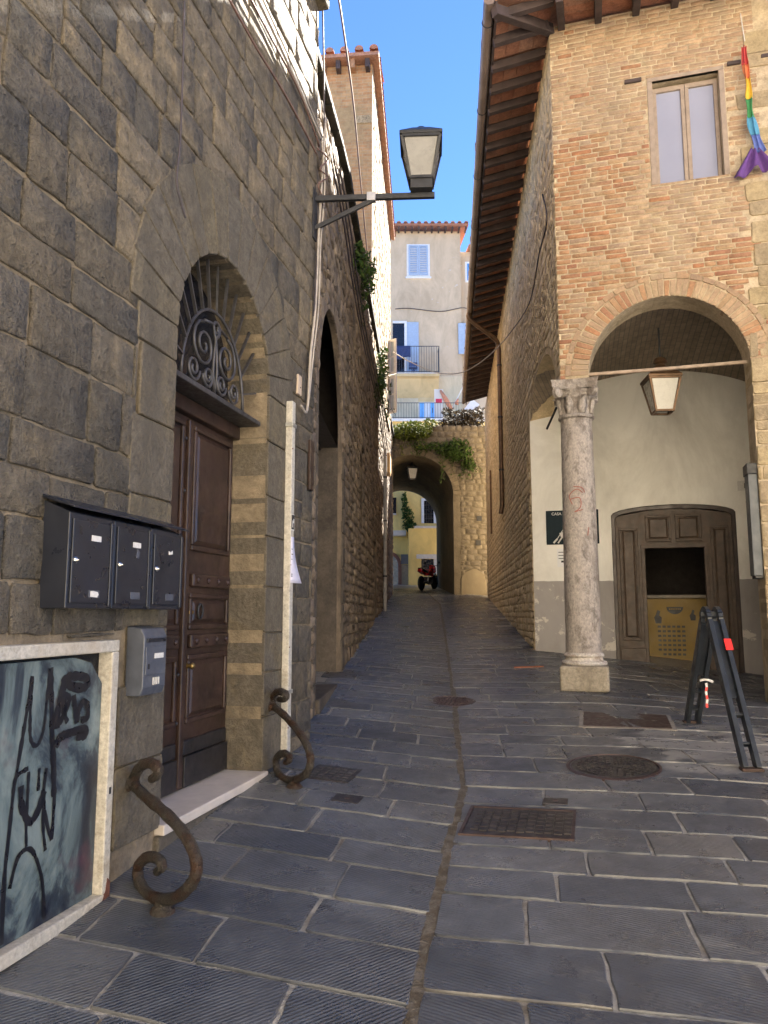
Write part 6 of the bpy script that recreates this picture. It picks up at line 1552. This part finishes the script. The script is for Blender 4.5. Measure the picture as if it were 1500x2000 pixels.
# ================================================================ MOTORBIKE in the passage
bk_ = gpx(836, 1152); BK = Fr((bk_.x, bk_.y), (.45, .89)); bz0 = bk_.z
mt = thing('motorbike', 'parked red and black motorbike in the archway passage', 'motorbike', bk_)
red_p = plain('red_bike_paint', (.45, .015, .02), .2, wear=.08, coat=.6, bumpy=0); blk = plain('black_rubber', (.015, .015, .016), .6, wear=.2); eng = plain('engine_metal', (.12, .12, .13), .35, .8, wear=.3)
def bp_(a, z, b=0): return BK.p(a, bz0 + z + .072 * a, b)
for a in (-.7, .7):
    c = V(bp_(a, .31)); ax_ = BK.n
    wh = MB().lathe(c - ax_ * .05, [(.21, 0), (.28, .0), (.31, .025), (.315, .05), (.31, .075), (.28, .1), (.21, .1)], 24, ax_).build('wheel', blk, mt, smooth='auto')
    MB().lathe(c - ax_ * .03, [(.06, 0), (.215, .01), (.215, .05), (.06, .06)], 18, ax_).build('rim', eng, wh); MB().lathe(c - ax_ * .08, [(.12, 0), (.14, .005), (.12, .01)], 16, ax_).build('brake_disc', chrome, wh)
m = MB(); m.fbox(BK, -.28, .25, bz0 + .26, bz0 + .56, -.14, .14); m.build('engine', eng, mt, bevel=.04)
m = MB().prism(BK, [(-.2, bz0 + .6), (.3, bz0 + .6), (.42, bz0 + .78), (.3, bz0 + .92), (.02, bz0 + .9), (-.2, bz0 + .76)], -.14, .14); m.build('fuel_tank', red_p, mt, bevel=.05, seg=3)
m = MB().prism(BK, [(-.75, bz0 + .76), (-.2, bz0 + .7), (-.18, bz0 + .78), (-.5, bz0 + .84), (-.85, bz0 + .92)], -.12, .12); m.build('seat', blk, mt, bevel=.03)
m = MB().prism(BK, [(-.9, bz0 + .74), (-.5, bz0 + .64), (-.4, bz0 + .72), (-.86, bz0 + .88)], -.1, .1); m.build('tail_fairing', red_p, mt, bevel=.02)
for s in (-1, 1): MB().tube([bp_(.72, .31, s * .1), bp_(.45, .95, s * .1)], .028, 8).build('fork_tube', chrome, mt); MB().tube([bp_(-.7, .31, s * .1), bp_(-.15, .4, s * .1)], .03, 8).build('swing_arm', eng, mt)
MB().tube(smooth_path([bp_(.3, 1.02, -.36), bp_(.42, 1.03, -.2), bp_(.44, 1.0, 0), bp_(.42, 1.03, .2), bp_(.3, 1.02, .36)], 4), .016, 8).build('handlebar', blk, mt)
MB().lathe(bp_(.52, .86), [(.02, -.06), (.1, -.02), (.105, .03), (.09, .05), (.001, .06)], 16, BK.u).build('headlight', glass_frost, mt, smooth='auto')
m = MB().prism(BK, [(.4, bz0 + .72), (.62, bz0 + .78), (.6, bz0 + .98), (.44, bz0 + 1.1)], -.13, .13); m.build('front_fairing', red_p, mt, bevel=.03)
m = MB().prism(BK, [(.42, bz0 + .62), (.72, bz0 + .7), (.98, bz0 + .58), (.72, bz0 + .66)], -.07, .07); m.build('front_mudguard', blk, mt)
MB().tube([bp_(.1, .3, .16), bp_(-.3, .26, .18), bp_(-.8, .42, .19)], .05, 8, [.03, .045, .06]).build('exhaust', eng, mt, smooth=True)
for s in (-1, 1): MB().tube([bp_(.4, 1.03, s * .25), bp_(.46, 1.16, s * .32)], .008, 5).build('mirror_stem', blk, mt); MB().lathe(bp_(.46, 1.17, s * .34), [(.01, -.015), (.055, -.01), (.055, .01), (.01, .015)], 12, BK.u).build('mirror', blk, mt)
MB().tube([bp_(0, .3, .1), bp_(-.08, .01, .26)], .014, 6).build('side_stand', eng, mt)
# ================================================================ UNSEEN HOUSE BEHIND THE VIEWER (added to bounce sunlight on the loggia)
PB = Fr((15, -9.5), (-1, 0)); ph = thing('unseen_house', 'unseen cream plastered house, added behind the viewpoint to bounce sunlight', 'house', (4, -9.5, -1))
cream = plaster('cream_plaster', (.72, .64, .5), (.5, .44, .34), .3, .5)
MB().fbox(PB, 0, 26, -1.2, 13, -6, 0).build('wall', cream, ph)
for i in range(8):
    for z0 in (1.6, 5.2, 8.8):
        a = 1.6 + i * 3.1; o = MB().fbox(PB, a, a + 1, z0, z0 + 1.6, .002, .03).build('window', void, ph)
        MB().fbox(PB, a - .1, a + 1.1, z0 - .1, z0 - .005, 0, .1).build('window_sill', marble, o)
MB().fbox(PB, -.4, 26.4, 13.002, 13.2, -6.4, .6).build('roof', terracotta, ph)
